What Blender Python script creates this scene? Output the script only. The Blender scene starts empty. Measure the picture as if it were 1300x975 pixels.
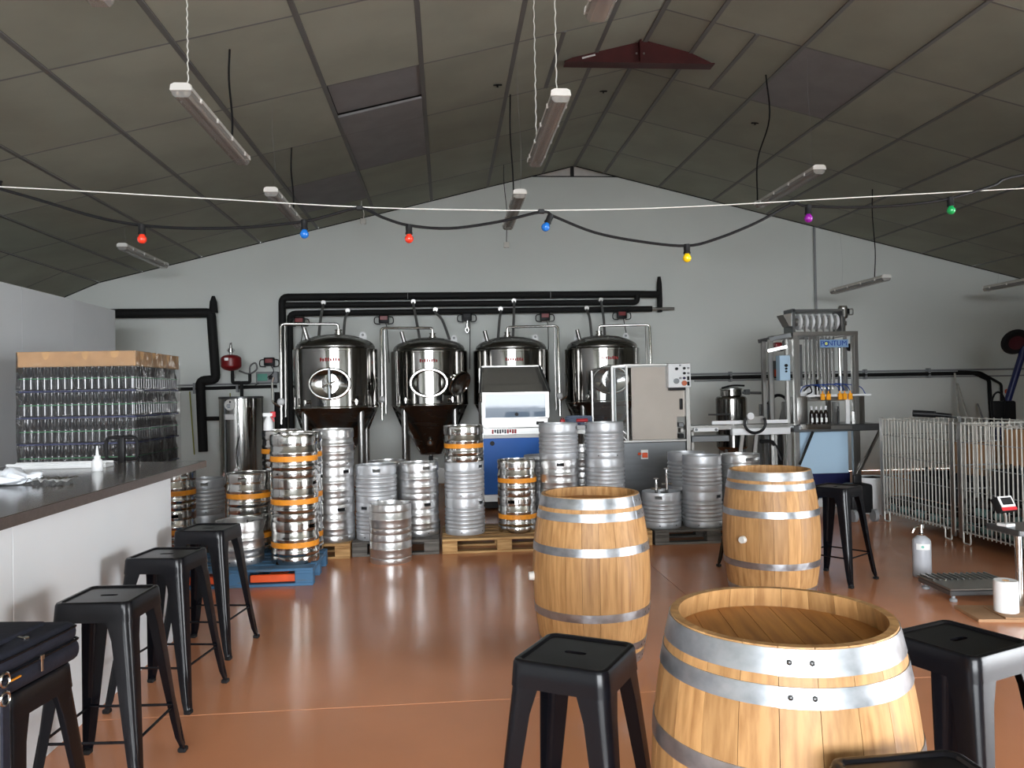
import bpy, bmesh, math, random
from mathutils import Vector, Matrix
random.seed(7)
PI = math.pi
SC = bpy.context.scene
COL = SC.collection

# ------------------------------------------------------------------ camera
cam_data = bpy.data.cameras.new('camera')
cam_data.sensor_width = 36.0
cam_data.lens = 36.0 * 1000.0 / 1300.0
cam_data.clip_start = 0.05
cam = bpy.data.objects.new('camera', cam_data)
COL.objects.link(cam)
R_ = Vector((0.9963061, -0.0836997, -0.0191965))
U_ = Vector((0.0183005, -0.0114589, 0.9997669))
F_ = Vector((0.0839002, 0.9964251, 0.0098848))
cam.matrix_world = Matrix(((R_.x, U_.x, -F_.x, 0.0), (R_.y, U_.y, -F_.y, 0.0), (R_.z, U_.z, -F_.z, 1.55), (0, 0, 0, 1)))
SC.camera = cam

# ------------------------------------------------------------------ daylight and exposure
world = bpy.data.worlds.new('daylight')
SC.world = world
world.use_nodes = True
bg = world.node_tree.nodes['Background']
bg.inputs[0].default_value = (0.92, 0.96, 1.0, 1)
bg.inputs[1].default_value = 11.5
sun_d = bpy.data.lights.new('sun', 'SUN')
sun_d.energy = 1.5
sun_d.angle = 0.01
sun_d.color = (1.0, 0.93, 0.82)
sun = bpy.data.objects.new('sun', sun_d)
sun.rotation_euler = (math.radians(-28), math.radians(24), 0)
COL.objects.link(sun)
def portal(name, loc, rot, sx, sy):
    d = bpy.data.lights.new(name, 'AREA')
    d.shape = 'RECTANGLE'; d.size = sx; d.size_y = sy
    d.cycles.is_portal = True
    o = bpy.data.objects.new(name, d); o.location = loc; o.rotation_euler = rot
    COL.objects.link(o)
FRONT_Y = -7.5
DOOR = (-3.8, 3.6, 3.95)          # x0, x1, height of the open gate behind the camera
SIDE2 = (-3.4, 1.2, 2.95)       # y0, y1, height of the side gate in the right-hand wall
portal('gate_daylight_portal', ((DOOR[0] + DOOR[1]) / 2, FRONT_Y - 0.05, DOOR[2] / 2), (math.radians(90), 0, 0), DOOR[1] - DOOR[0], DOOR[2])
portal('side_gate_daylight_portal', (12.15, (SIDE2[0] + SIDE2[1]) / 2, SIDE2[2] / 2), (0, math.radians(90), 0), SIDE2[2], SIDE2[1] - SIDE2[0])
SC.view_settings.view_transform = 'Standard'
SC.view_settings.look = 'None'
SC.view_settings.gamma = 1.0
SC.view_settings.use_curve_mapping = False
SC.view_settings.exposure = 1.28
try:
    SC.cycles.blur_glossy = 0.5
    SC.cycles.sample_clamp_indirect = 6.0
except Exception:
    pass

# ------------------------------------------------------------------ materials
def srgb(r, g, b):
    def c(x):
        x /= 255.0
        return x / 12.92 if x <= 0.04045 else ((x + 0.055) / 1.055) ** 2.4
    return (c(r), c(g), c(b))
MATS = {}
def mat(name, col, rough=0.5, metal=0.0, var=0.0, scale=(8, 8, 8), col2=None, bump=0.0, rvar=0.0, objrand=0.0, spec=0.5, alpha=1.0,
        trans=0.0, coat=0.0, aniso=0.0, detail=4.0, bscale=None, contrast=(0.35, 0.65), emit=0.0, ior=1.45):
    if name in MATS:
        return MATS[name]
    m = bpy.data.materials.new(name); m.use_nodes = True
    nt = m.node_tree; N = nt.nodes; L = nt.links
    b = N['Principled BSDF']
    b.inputs['Roughness'].default_value = rough
    b.inputs['Metallic'].default_value = metal
    b.inputs['Specular IOR Level'].default_value = spec
    b.inputs['IOR'].default_value = ior
    b.inputs['Transmission Weight'].default_value = trans
    b.inputs['Coat Weight'].default_value = coat
    b.inputs['Alpha'].default_value = alpha
    if aniso: b.inputs['Anisotropic'].default_value = aniso
    if emit:
        b.inputs['Emission Color'].default_value = (*col, 1); b.inputs['Emission Strength'].default_value = emit
    tc = N.new('ShaderNodeTexCoord'); mp = N.new('ShaderNodeMapping')
    mp.inputs['Scale'].default_value = scale
    L.new(tc.outputs['Object'], mp.inputs['Vector'])
    nz = N.new('ShaderNodeTexNoise'); nz.inputs['Scale'].default_value = 1.0; nz.inputs['Detail'].default_value = detail
    L.new(mp.outputs[0], nz.inputs['Vector'])
    oi = N.new('ShaderNodeObjectInfo')
    if objrand:
        ad = N.new('ShaderNodeVectorMath'); ad.operation = 'ADD'
        sc_ = N.new('ShaderNodeVectorMath'); sc_.operation = 'SCALE'; sc_.inputs['Scale'].default_value = 37.0
        cb = N.new('ShaderNodeCombineXYZ')
        for k in range(3): L.new(oi.outputs['Random'], cb.inputs[k])
        L.new(cb.outputs[0], sc_.inputs[0]); L.new(mp.outputs[0], ad.inputs[0]); L.new(sc_.outputs[0], ad.inputs[1])
        L.new(ad.outputs[0], nz.inputs['Vector'])
    rp = N.new('ShaderNodeValToRGB')
    c2 = col2 if col2 else tuple(max(0, x * (1 - var)) for x in col)
    rp.color_ramp.elements[0].position = contrast[0]; rp.color_ramp.elements[1].position = contrast[1]
    rp.color_ramp.elements[0].color = (*c2, 1); rp.color_ramp.elements[1].color = (*col, 1)
    L.new(nz.outputs['Fac'], rp.inputs[0])
    out = rp.outputs[0]
    if objrand:
        hs = N.new('ShaderNodeHueSaturation')
        mr = N.new('ShaderNodeMapRange'); mr.inputs[3].default_value = 1 - objrand; mr.inputs[4].default_value = 1 + objrand
        L.new(oi.outputs['Random'], mr.inputs[0]); L.new(mr.outputs[0], hs.inputs['Value']); L.new(out, hs.inputs['Color'])
        out = hs.outputs[0]
    if var or col2 or objrand: L.new(out, b.inputs['Base Color'])
    else: b.inputs['Base Color'].default_value = (*col, 1)
    if rvar:
        mr = N.new('ShaderNodeMapRange'); mr.inputs[3].default_value = max(0.02, rough - rvar); mr.inputs[4].default_value = rough + rvar
        L.new(nz.outputs['Fac'], mr.inputs[0]); L.new(mr.outputs[0], b.inputs['Roughness'])
    if bump:
        bp = N.new('ShaderNodeBump'); bp.inputs['Strength'].default_value = bump; bp.inputs['Distance'].default_value = 0.01
        src_ = nz
        if bscale:
            n2 = N.new('ShaderNodeTexNoise'); n2.inputs['Scale'].default_value = bscale; n2.inputs['Detail'].default_value = 6
            L.new(tc.outputs['Object'], n2.inputs['Vector']); src_ = n2
        L.new(src_.outputs['Fac'], bp.inputs['Height']); L.new(bp.outputs[0], b.inputs['Normal'])
    MATS[name] = m
    return m

M_FLOOR = mat('terracotta_resin_floor', srgb(220, 150, 110), 0.20, var=0.18, scale=(0.9, 0.9, 0.9), rvar=0.12, bump=0.05, bscale=2.2, detail=8, spec=0.5, contrast=(0.3, 0.72))
M_DARKENEDFLOOR = mat('unseen_floor_darkened', (0.13, 0.125, 0.12), 0.6, var=0.3, scale=(2, 2, 2))  # unseen floor behind the camera, darkened to cut bounce onto the ceiling
M_JOINT = mat('floor_joint', srgb(178, 150, 128), 0.7)
M_WALL = mat('white_painted_wall', (0.755, 0.785, 0.755), 0.75, var=0.05, scale=(0.5, 0.5, 0.5), bump=0.04, bscale=30)
M_WHITEPANEL = mat('white_sandwich_panel', (0.72, 0.74, 0.76), 0.45, var=0.03, scale=(2, 2, 2))
M_CEIL = mat('mineral_ceiling_panel', (0.35, 0.36, 0.295), 0.9, var=0.13, scale=(1.4, 1.4, 1.4), objrand=0.07, bump=0.06, bscale=60)
M_CEILBAR = mat('ceiling_grid_bar', (0.17, 0.17, 0.165), 0.6)
M_CEILDARK = mat('ceiling_void', (0.03, 0.03, 0.03), 0.9)
M_MAROON = mat('maroon_steel_primer', srgb(74, 24, 24), 0.5, var=0.25, scale=(5, 5, 5))
M_INSUL = mat('pale_insulation', (0.82, 0.77, 0.72), 0.7, var=0.12, scale=(6, 6, 6))
M_BLACK = mat('black_rubber_foam', (0.006, 0.006, 0.006), 0.75, bump=0.1, bscale=40)
M_BLKPLASTIC = mat('black_plastic', (0.010, 0.010, 0.011), 0.45, spec=0.25)
M_BLKPAINT = mat('black_gloss_paint', (0.005, 0.005, 0.007), 0.24, rvar=0.04, scale=(9, 9, 9), var=0.1, spec=0.32)
M_STEEL = mat('brushed_stainless', (0.44, 0.437, 0.425), 0.33, 1.0, var=0.06, scale=(2, 2, 2), rvar=0.02)
M_MIRROR = mat('polished_stainless', (0.58, 0.57, 0.55), 0.13, 1.0, var=0.06, scale=(2, 2, 3), rvar=0.02)
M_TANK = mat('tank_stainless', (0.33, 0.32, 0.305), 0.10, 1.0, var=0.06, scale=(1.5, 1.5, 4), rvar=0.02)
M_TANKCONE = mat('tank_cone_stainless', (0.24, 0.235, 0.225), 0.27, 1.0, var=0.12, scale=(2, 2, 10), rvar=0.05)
M_KEGBRIGHT = mat('bright_keg_steel', (0.62, 0.61, 0.59), 0.17, 1.0, var=0.16, scale=(9, 9, 9), rvar=0.06, objrand=0.05)
M_KEGSATIN = mat('satin_keg_steel', (0.66, 0.66, 0.66), 0.32, 0.92, var=0.16, scale=(12, 12, 12), rvar=0.08, objrand=0.05)
M_KEGGREY = mat('grey_keg_aluminium', (0.56, 0.575, 0.60), 0.42, 0.6, var=0.14, scale=(10, 10, 10), rvar=0.06, objrand=0.04)
M_KEGHOLE = mat('keg_inner_shadow_steel', (0.10, 0.10, 0.10), 0.5, 0.8)
M_ORANGE = mat('orange_band', srgb(236, 150, 40), 0.5, var=0.18, scale=(30, 30, 30))
M_OAK = mat('oak_stave', srgb(190, 146, 95), 0.5, scale=(46, 46, 3.2), col2=srgb(146, 102, 58), objrand=0.16, bump=0.06, detail=7, contrast=(0.22, 0.62), rvar=0.08)
M_OAKHEAD = mat('oak_head', srgb(176, 122, 62), 0.55, scale=(40, 4, 40), col2=srgb(146, 96, 48), objrand=0.06, bump=0.05, detail=7, contrast=(0.3, 0.66))
M_HOOP = mat('galvanised_hoop', (0.46, 0.48, 0.51), 0.35, 0.92, scale=(18, 18, 24), col2=(0.33, 0.35, 0.38), rvar=0.12, objrand=0.05, contrast=(0.3, 0.6))
M_RIVET = mat('hoop_rivet', (0.12, 0.12, 0.12), 0.4, 0.9)
M_BUNG = mat('silicone_bung', (0.75, 0.74, 0.70), 0.5)
M_PINE = mat('pallet_pine', srgb(196, 158, 106), 0.75, scale=(3, 30, 30), col2=srgb(150, 110, 66), objrand=0.14, bump=0.1)
M_GREYWOOD = mat('weathered_pallet', srgb(112, 108, 102), 0.85, scale=(3, 30, 30), col2=srgb(70, 66, 62), objrand=0.15, bump=0.12)
M_BLUEWOOD = mat('blue_painted_pallet', srgb(68, 108, 142), 0.75, scale=(4, 24, 24), col2=srgb(92, 92, 88), objrand=0.10, bump=0.12, contrast=(0.3, 0.45))
M_REDWOOD = mat('orange_forks', srgb(235, 90, 40), 0.5, var=0.15)
M_COUNTER = mat('grey_laminate_top', srgb(86, 78, 72), 0.16, var=0.12, scale=(30, 30, 30), rvar=0.03)
M_COUNTEREDGE = mat('grey_laminate_edge', srgb(84, 74, 69), 0.4, var=0.2, scale=(6, 50, 50))
M_CARD = mat('brown_cardboard', srgb(206, 164, 118), 0.8, var=0.12, scale=(8, 8, 8))
M_CARD2 = mat('pale_cardboard', srgb(168, 130, 96), 0.8, var=0.12, scale=(8, 8, 8))
M_GLASSBTL = mat('dark_glass_bottle', (0.006, 0.006, 0.009), 0.15, 0.0, spec=1.0)
M_AMBER = mat('dark_amber_bottle', (0.010, 0.006, 0.005), 0.1, spec=0.9)
M_PAD = mat('navy_layer_pad', srgb(34, 44, 92), 0.6)
M_GREENBAND = mat('green_band', srgb(60, 140, 90), 0.5)
M_WHITEPL = mat('white_plastic', (0.78, 0.79, 0.80), 0.4)
M_LAMPBODY = mat('aged_lamp_housing', (0.62, 0.60, 0.55), 0.5, var=0.1)
M_LAMPEND = mat('lamp_endcap', (0.86, 0.84, 0.80), 0.45)
M_TUBE = mat('fluorescent_tube', (0.80, 0.78, 0.72), 0.3)
M_GREYPL = mat('grey_plastic', (0.28, 0.29, 0.30), 0.5)
M_HOSE = mat('grey_braided_hose', (0.20, 0.20, 0.20), 0.45, 0.3, var=0.3, scale=(60, 60, 60))
M_RED = mat('dark_red_paint', srgb(124, 24, 28), 0.35)
M_REDPL = mat('red_plastic', srgb(196, 28, 38), 0.4)
M_BLUE = mat('blue_machine_paint', srgb(0, 106, 208), 0.45, var=0.06, scale=(3, 3, 3))
M_NAVY = mat('navy_paint', srgb(22, 28, 74), 0.4)
M_NAVYFAB = mat('navy_fabric', srgb(26, 28, 42), 0.8, var=0.3, scale=(60, 60, 60), bump=0.15)
M_BEIGE = mat('beige_filmed_panel', srgb(186, 176, 166), 0.25, var=0.05, scale=(4, 4, 4), coat=0.4)
M_TURQ = mat('turquoise_screen', srgb(92, 164, 146), 0.4)
M_BLUEPANEL = mat('pale_blue_panel', srgb(172, 200, 222), 0.5)
M_DARKSTEEL = mat('dark_steel_cabinet', (0.20, 0.21, 0.22), 0.33, 0.85, var=0.12, scale=(3, 3, 20))
M_WIRE = mat('zinc_wire', (0.70, 0.69, 0.64), 0.45, 0.35, var=0.2, scale=(10, 10, 10))
M_CABLEWHITE = mat('pale_steel_wire', (0.75, 0.75, 0.70), 0.4)
M_YELLOWG = mat('yellow_green_earth_wire', srgb(150, 150, 60), 0.5)
M_CYAN = mat('clear_green_glass', srgb(110, 150, 150), 0.12, spec=0.8)
M_LABELW = mat('white_label', (0.80, 0.80, 0.78), 0.5)
M_TEXTD = mat('dark_print', (0.03, 0.03, 0.04), 0.6)
M_REDPRINT = mat('red_print', srgb(150, 24, 30), 0.5)
M_SIGNBLUE = mat('pale_blue_sign', srgb(128, 160, 196), 0.5)
M_BLUEPRINT = mat('blue_print', srgb(18, 62, 150), 0.5)
M_YELLOWP = mat('pale_yellow_print', srgb(214, 220, 120), 0.5)
M_ORANGEPL = mat('orange_plastic', srgb(248, 166, 30), 0.45)
M_BLUETUBE = mat('blue_air_hose', srgb(30, 70, 150), 0.4)
M_SILVERPL = mat('ribbed_grey_plastic', srgb(176, 178, 184), 0.4)
M_PAPER = mat('white_paper', (0.82, 0.82, 0.82), 0.85, bump=0.1, bscale=80)
def bulb_mat(name, rgb): return mat(name, srgb(*rgb), 0.25, spec=0.6, coat=0.5)
def clear_mat(name, tint, diffuse, gloss_rough=0.08, bump=0.0, ior=1.45):
    if name in MATS: return MATS[name]
    m = bpy.data.materials.new(name); m.use_nodes = True
    nt = m.node_tree; N = nt.nodes; L = nt.links
    for n in list(N): N.remove(n)
    o = N.new('ShaderNodeOutputMaterial'); t = N.new('ShaderNodeBsdfTransparent'); t.inputs[0].default_value = (*tint, 1)
    d = N.new('ShaderNodeBsdfDiffuse'); d.inputs[0].default_value = (0.75, 0.75, 0.75, 1)
    g = N.new('ShaderNodeBsdfGlossy'); g.inputs['Roughness'].default_value = gloss_rough
    a = N.new('ShaderNodeMixShader'); a.inputs[0].default_value = diffuse
    L.new(t.outputs[0], a.inputs[1]); L.new(d.outputs[0], a.inputs[2])
    fr = N.new('ShaderNodeFresnel'); fr.inputs[0].default_value = ior
    b = N.new('ShaderNodeMixShader'); L.new(fr.outputs[0], b.inputs[0]); L.new(a.outputs[0], b.inputs[1]); L.new(g.outputs[0], b.inputs[2])
    L.new(b.outputs[0], o.inputs[0])
    if bump:
        tc = N.new('ShaderNodeTexCoord'); nz = N.new('ShaderNodeTexNoise'); nz.inputs['Scale'].default_value = 5; nz.inputs['Detail'].default_value = 4
        L.new(tc.outputs['Object'], nz.inputs['Vector'])
        bp = N.new('ShaderNodeBump'); bp.inputs['Strength'].default_value = bump; bp.inputs['Distance'].default_value = 0.05
        L.new(nz.outputs['Fac'], bp.inputs['Height']); L.new(bp.outputs[0], g.inputs['Normal']); L.new(bp.outputs[0], fr.inputs['Normal'])
    MATS[name] = m
    return m
M_FILM = clear_mat('stretch_film', (0.96, 0.96, 0.97), 0.045, 0.08, 0.12, 1.35)
M_PANE = clear_mat('clear_pane', (0.93, 0.95, 0.96), 0.03, 0.03)
M_DIFFUSER = clear_mat('aged_lamp_diffuser', (0.80, 0.74, 0.66), 0.28, 0.2)
M_BAGFILM = clear_mat('thin_plastic_bag', (0.93, 0.95, 0.97), 0.5, 0.15, 0.6)

# ------------------------------------------------------------------ mesh helpers
class MB:
    def __init__(s): s.v = []; s.f = []
    def add(s, vs, fs):
        k = len(s.v); s.v += [tuple(v) for v in vs]; s.f += [tuple(i + k for i in f) for f in fs]; return s
    def box(s, x0, x1, y0, y1, z0, z1, M=None):
        if x0 > x1: x0, x1 = x1, x0
        if y0 > y1: y0, y1 = y1, y0
        if z0 > z1: z0, z1 = z1, z0
        vs = [Vector(p) for p in ((x0, y0, z0), (x1, y0, z0), (x1, y1, z0), (x0, y1, z0), (x0, y0, z1), (x1, y0, z1), (x1, y1, z1), (x0, y1, z1))]
        if M: vs = [M @ v for v in vs]
        return s.add(vs, ((0, 3, 2, 1), (4, 5, 6, 7), (0, 1, 5, 4), (1, 2, 6, 5), (2, 3, 7, 6), (3, 0, 4, 7)))
    def rbox(s, x0, x1, y0, y1, z0, z1, b=0.01, seg=2, M=None):
        bm = bmesh.new(); bmesh.ops.create_cube(bm, size=1)
        for v in bm.verts:
            v.co = Vector(((x0 + x1) / 2 + v.co.x * (x1 - x0), (y0 + y1) / 2 + v.co.y * (y1 - y0), (z0 + z1) / 2 + v.co.z * (z1 - z0)))
        bmesh.ops.bevel(bm, geom=list(bm.edges), offset=b, segments=seg, profile=0.5, affect='EDGES')
        bm.verts.index_update()
        vs = [(M @ v.co) if M else v.co.copy() for v in bm.verts]; fs = [[v.index for v in f.verts] for f in bm.faces]
        bm.free(); return s.add(vs, fs)
    def bar(s, p0, p1, w, h=None):
        p0 = Vector(p0); p1 = Vector(p1); h = h or w
        d = (p1 - p0).normalized(); up = Vector((0, 0, 1)) if abs(d.z) < 0.95 else Vector((0, 1, 0))
        x = d.cross(up).normalized(); y = x.cross(d)
        vs = []
        for p in (p0, p1):
            for a, b in ((-1, -1), (1, -1), (1, 1), (-1, 1)): vs.append(p + x * a * w / 2 + y * b * h / 2)
        return s.add(vs, ((0, 1, 2, 3), (7, 6, 5, 4), (0, 4, 5, 1), (1, 5, 6, 2), (2, 6, 7, 3), (3, 7, 4, 0)))
    def tube(s, pts, r, n=8, closed=False):
        pts = [Vector(p) for p in pts]; m = len(pts); rs = r if isinstance(r, (list, tuple)) else [r] * m
        vs = []; ref = None
        for i in range(m):
            a = pts[(i - 1) % m] if (closed or i > 0) else pts[i]; b = pts[(i + 1) % m] if (closed or i < m - 1) else pts[i]
            d = (b - a).normalized()
            if ref is None: ref = Vector((0, 0, 1)) if abs(d.z) < 0.9 else Vector((1, 0, 0))
            x = (ref - d * ref.dot(d)).normalized(); ref = x; y = d.cross(x)
            for k in range(n):
                t = 2 * PI * k / n; vs.append(pts[i] + (x * math.cos(t) + y * math.sin(t)) * rs[i])
        fs = []
        for i in range(m if closed else m - 1):
            j = (i + 1) % m
            for k in range(n): fs.append((i * n + k, i * n + (k + 1) % n, j * n + (k + 1) % n, j * n + k))
        if not closed: fs.append(tuple(range(n))[::-1]); fs.append(tuple((m - 1) * n + k for k in range(n)))
        return s.add(vs, fs)
    def cyl(s, p0, p1, r, r1=None, n=16): return s.tube([p0, p1], [r, r if r1 is None else r1], n)
    def lathe(s, prof, n=32, a0=0.0, a1=None, c=(0, 0, 0), skip=None, ring=False, sy=1.0, M=None):
        full = a1 is None; a1 = 2 * PI if full else a1
        if n >= 12 and not skip:      # support loops keep long straight walls flat under smooth shading
            pp = []; m0 = len(prof)
            for i_ in range(m0):
                p_ = prof[i_]; pp.append(p_)
                if i_ == m0 - 1 and not ring: break
                q_ = prof[(i_ + 1) % m0]; l_ = math.hypot(q_[0] - p_[0], q_[1] - p_[1])
                if l_ > 0.09:
                    for t_ in (0.004 / l_, 1 - 0.004 / l_): pp.append((p_[0] + (q_[0] - p_[0]) * t_, p_[1] + (q_[1] - p_[1]) * t_))
            prof = pp
        cols = n if full else n + 1; m = len(prof); vs = []
        for i in range(cols):
            t = a0 + (a1 - a0) * i / n
            for r, z in prof:
                v = Vector((c[0] + r * math.cos(t), c[1] + r * math.sin(t) * sy, c[2] + z)); vs.append(M @ v if M else v)
        fs = []
        for i in range(n):
            j = (i + 1) % cols
            for k in range(m if ring else m - 1):
                if skip and skip(i, k): continue
                q = (k + 1) % m
                fs.append((i * m + k, j * m + k, j * m + q, i * m + q))
        if ring and not full:
            fs.append(tuple(range(m))); fs.append(tuple(n * m + k for k in range(m))[::-1])
        return s.add(vs, fs)
    def prism(s, poly, d0, d1, ax='y'):
        n = len(poly)
        def p(a, b, d): return (a, d, b) if ax == 'y' else ((d, a, b) if ax == 'x' else (a, b, d))
        vs = [p(a, b, d0) for a, b in poly] + [p(a, b, d1) for a, b in poly]
        fs = [tuple(range(n)), tuple(range(n, 2 * n))[::-1]] + [(i, i + n, (i + 1) % n + n, (i + 1) % n) for i in range(n)]
        return s.add(vs, fs)
    def ball(s, c, r, n=12, m=8, sz=1.0):
        return s.lathe([(max(1e-4, r * math.sin(PI * k / m)), -r * sz * math.cos(PI * k / m)) for k in range(m + 1)], n, c=c)
    def mesh(s, name, angle=35):
        me = bpy.data.meshes.new(name); me.from_pydata(s.v, [], s.f)
        bm = bmesh.new(); bm.from_mesh(me)
        bmesh.ops.recalc_face_normals(bm, faces=list(bm.faces)); bm.to_mesh(me); bm.free()
        for p in me.polygons: p.use_smooth = True
        me.set_sharp_from_angle(angle=math.radians(angle))
        return me
    def build(s, name, m, parent=None, loc=None, rz=0.0, angle=35, world=False):
        me = s.mesh(name, angle); me.materials.append(m)
        o = bpy.data.objects.new(name, me); COL.objects.link(o)
        if loc: o.location = loc
        o.rotation_euler.z = rz
        if parent:
            o.parent = parent
            if world: o.location = -Vector(parent.location)
        return o
def thing(name, label, cat, loc=(0, 0, 0), rz=0.0, group=None):
    o = bpy.data.objects.new(name, None); COL.objects.link(o); o.empty_display_size = 0.1
    o.location = loc; o.rotation_euler.z = rz; o['label'] = label; o['category'] = cat
    if group: o['group'] = group
    return o
def tag(o, label, cat, group=None):
    o['label'] = label; o['category'] = cat
    if group: o['group'] = group
    return o
def struct(o): o['kind'] = 'structure'; return o
def inst(o, parent=None, loc=(0, 0, 0), rot=(0, 0, 0), scale=(1, 1, 1)):
    c = o.copy(); COL.objects.link(c); c.parent = parent; c.location = loc; c.rotation_euler = rot; c.scale = scale
    return c
def copy_tree(root, loc, rz=0.0, label=None, group=None):
    r = root.copy(); COL.objects.link(r); r.location = loc; r.rotation_euler = (0, 0, rz)
    if label: r['label'] = label
    if group: r['group'] = group
    for ch in list(root.children):
        c = ch.copy(); COL.objects.link(c); c.parent = r
        for g in list(ch.children):
            d = g.copy(); COL.objects.link(d); d.parent = c
    return r
def text_mesh(name, s, size, m, parent, loc, rot=(PI / 2, 0, 0), extrude=0.002, sx=1.0):
    cu = bpy.data.curves.new(name, 'FONT'); cu.body = s; cu.size = size; cu.extrude = extrude; cu.align_x = 'CENTER'; cu.align_y = 'CENTER'
    to = bpy.data.objects.new(name + '_tmp', cu); COL.objects.link(to)
    dg = bpy.context.evaluated_depsgraph_get(); me = bpy.data.meshes.new_from_object(to.evaluated_get(dg))
    bpy.data.objects.remove(to); bpy.data.curves.remove(cu)
    me.materials.clear(); me.materials.append(m)
    o = bpy.data.objects.new(name, me); COL.objects.link(o); o.parent = parent; o.location = loc; o.rotation_euler = rot; o.scale = (sx, 1, 1)
    return o
def arc(c, r, a0, a1, n, ax='xz'):
    out = []
    for i in range(n + 1):
        t = a0 + (a1 - a0) * i / n; u, v = r * math.cos(t), r * math.sin(t)
        out.append((c[0] + u, c[1], c[2] + v) if ax == 'xz' else ((c[0] + u, c[1] + v, c[2]) if ax == 'xy' else (c[0], c[1] + u, c[2] + v)))
    return out
def smooth_path(pts, n=6):
    P = [Vector(p) for p in pts]; P = [P[0] * 2 - P[1]] + P + [P[-1] * 2 - P[-2]]; out = []
    for i in range(1, len(P) - 2):
        for k in range(n):
            t = k / n; a, b, c, d = P[i - 1], P[i], P[i + 1], P[i + 2]
            out.append(0.5 * ((2 * b) + (c - a) * t + (2 * a - 5 * b + 4 * c - d) * t * t + (3 * b - a - 3 * c + d) * t ** 3))
    out.append(P[-2]); return out
def round_path(pts, r=0.05, n=4):
    P = [Vector(p) for p in pts]; out = [P[0]]
    for i in range(1, len(P) - 1):
        a = (P[i - 1] - P[i]); b = (P[i + 1] - P[i]); q = min(r, a.length * 0.45, b.length * 0.45)
        s_, e_ = P[i] + a.normalized() * q, P[i] + b.normalized() * q
        for k in range(n + 1):
            t = k / n; out.append((1 - t) ** 2 * s_ + 2 * t * (1 - t) * P[i] + t * t * e_)
    out.append(P[-1]); return out

# ------------------------------------------------------------------ the hall
BW = 13.7; XL, XR = -7.2, 12.1
RX, RZ, SL = 2.33, 5.51, 0.247
KX = -5.75; SL2 = 0.43
def roof_z(x):
    if x >= RX: return RZ - SL * (x - RX)
    if x >= KX: return RZ - SL * (RX - x)
    return RZ - SL * (RX - KX) - SL2 * (KX - x)

fl = struct(MB().box(XL, XR, FRONT_Y, BW, -0.2, -0.006).build('floor', M_JOINT))
xs = [XL, -4.2, 1.77, 7.7, XR]; ys = [FRONT_Y, -4.9, -0.45, 3.98, 8.5, BW]
for i in range(len(xs) - 1):
    for j in range(len(ys) - 1):
        g = 0.0035
        MB().rbox(xs[i] + g, xs[i + 1] - g, ys[j] + g, ys[j + 1] - g, -0.05, 0.0, 0.002, 1).build('floor_slab', M_FLOOR if ys[j] > -1 else M_DARKENEDFLOOR, fl)
struct(MB().box(-40, 40, -60, FRONT_Y - 0.25, -0.25, -0.02).build('ground_outside', mat('grey_yard_asphalt', (0.14, 0.14, 0.14), 0.8, var=0.2, scale=(0.6, 0.6, 0.6))))

wp = [(XL, 0), (XR, 0), (XR, roof_z(XR)), (3.09, 5.322), (1.56, 5.322), (KX, roof_z(KX)), (XL, roof_z(XL))]
wb = struct(MB().prism(wp, BW, BW + 0.2).build('wall_back', M_WALL))
gp = MB().prism([(1.3, 5.30), (3.36, 5.30), (3.36, 5.33), (2.33, 5.60), (1.3, 5.33)], BW + 0.12, BW + 0.19).build('gable_infill', M_INSUL, wb)
MB().box(2.275, 2.325, BW + 0.02, BW + 0.10, 5.322, 5.505).build('gable_post', M_CEILDARK, wb)
MB().box(1.5, 3.15, BW - 0.02, BW + 0.1, 5.312, 5.326).build('gable_ledge', M_CEILDARK, wb)
MB().bar((XL, BW - 0.015, roof_z(XL) - 0.005), (KX, BW - 0.015, roof_z(KX) - 0.005), 0.02, 0.014).bar((KX, BW - 0.015, roof_z(KX) - 0.005), (RX, BW - 0.015, RZ - 0.005), 0.02, 0.014).build('roof_edge_trim', M_CEILDARK, wb)
MB().bar((RX, BW - 0.015, RZ - 0.005), (XR, BW - 0.015, roof_z(XR) - 0.005), 0.02, 0.014).build('roof_edge_trim', M_CEILDARK, wb)
struct(MB().box(XL - 0.2, XL, FRONT_Y, BW, 0, roof_z(XL) + 0.1).build('wall_left', M_WALL))
zr = roof_z(XR) + 0.05
struct(MB().box(XR, XR + 0.2, FRONT_Y, SIDE2[0], 0, zr).box(XR, XR + 0.2, SIDE2[0], SIDE2[1], SIDE2[2], zr).box(XR, XR + 0.2, SIDE2[1], BW, 0, zr).build('wall_right', M_WALL))
d0, d1, dh = DOOR
wf = [(XL, 0), (d0, 0), (d0, dh), (d1, dh), (d1, 0), (XR, 0), (XR, roof_z(XR)), (RX, RZ), (KX, roof_z(KX)), (XL, roof_z(XL))]
struct(MB().prism(wf, FRONT_Y - 0.2, FRONT_Y).build('wall_front', M_WALL))

# suspended ceiling: void sheet, panels, grid bars
cv = []
for x in (XL, KX, RX, XR): cv += [(x, FRONT_Y, roof_z(x) + 0.06), (x, BW + 0.2, roof_z(x) + 0.06), (x, FRONT_Y, roof_z(x) + 0.12), (x, BW + 0.2, roof_z(x) + 0.12)]
cf = []
for i in range(3):
    a, b = 4 * i, 4 * i + 4
    cf += [(a, b, b + 1, a + 1), (a + 2, a + 3, b + 3, b + 2), (a, a + 2, b + 2, b), (a + 1, b + 1, b + 3, a + 3)]
cf += [(0, 1, 3, 2), (12, 14, 15, 13)]
ceil = struct(MB().add(cv, cf).build('ceiling', M_CEILDARK, angle=5))
rows = [2.0, 3.5, 5.0, 6.5, 8.0, 9.5, 11.0, 12.5, BW - 0.01]
lx = [XL, KX, -5.06, -4.085, -3.11, -2.135, -1.16, -0.185, 0.79, 1.765, RX]
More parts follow.
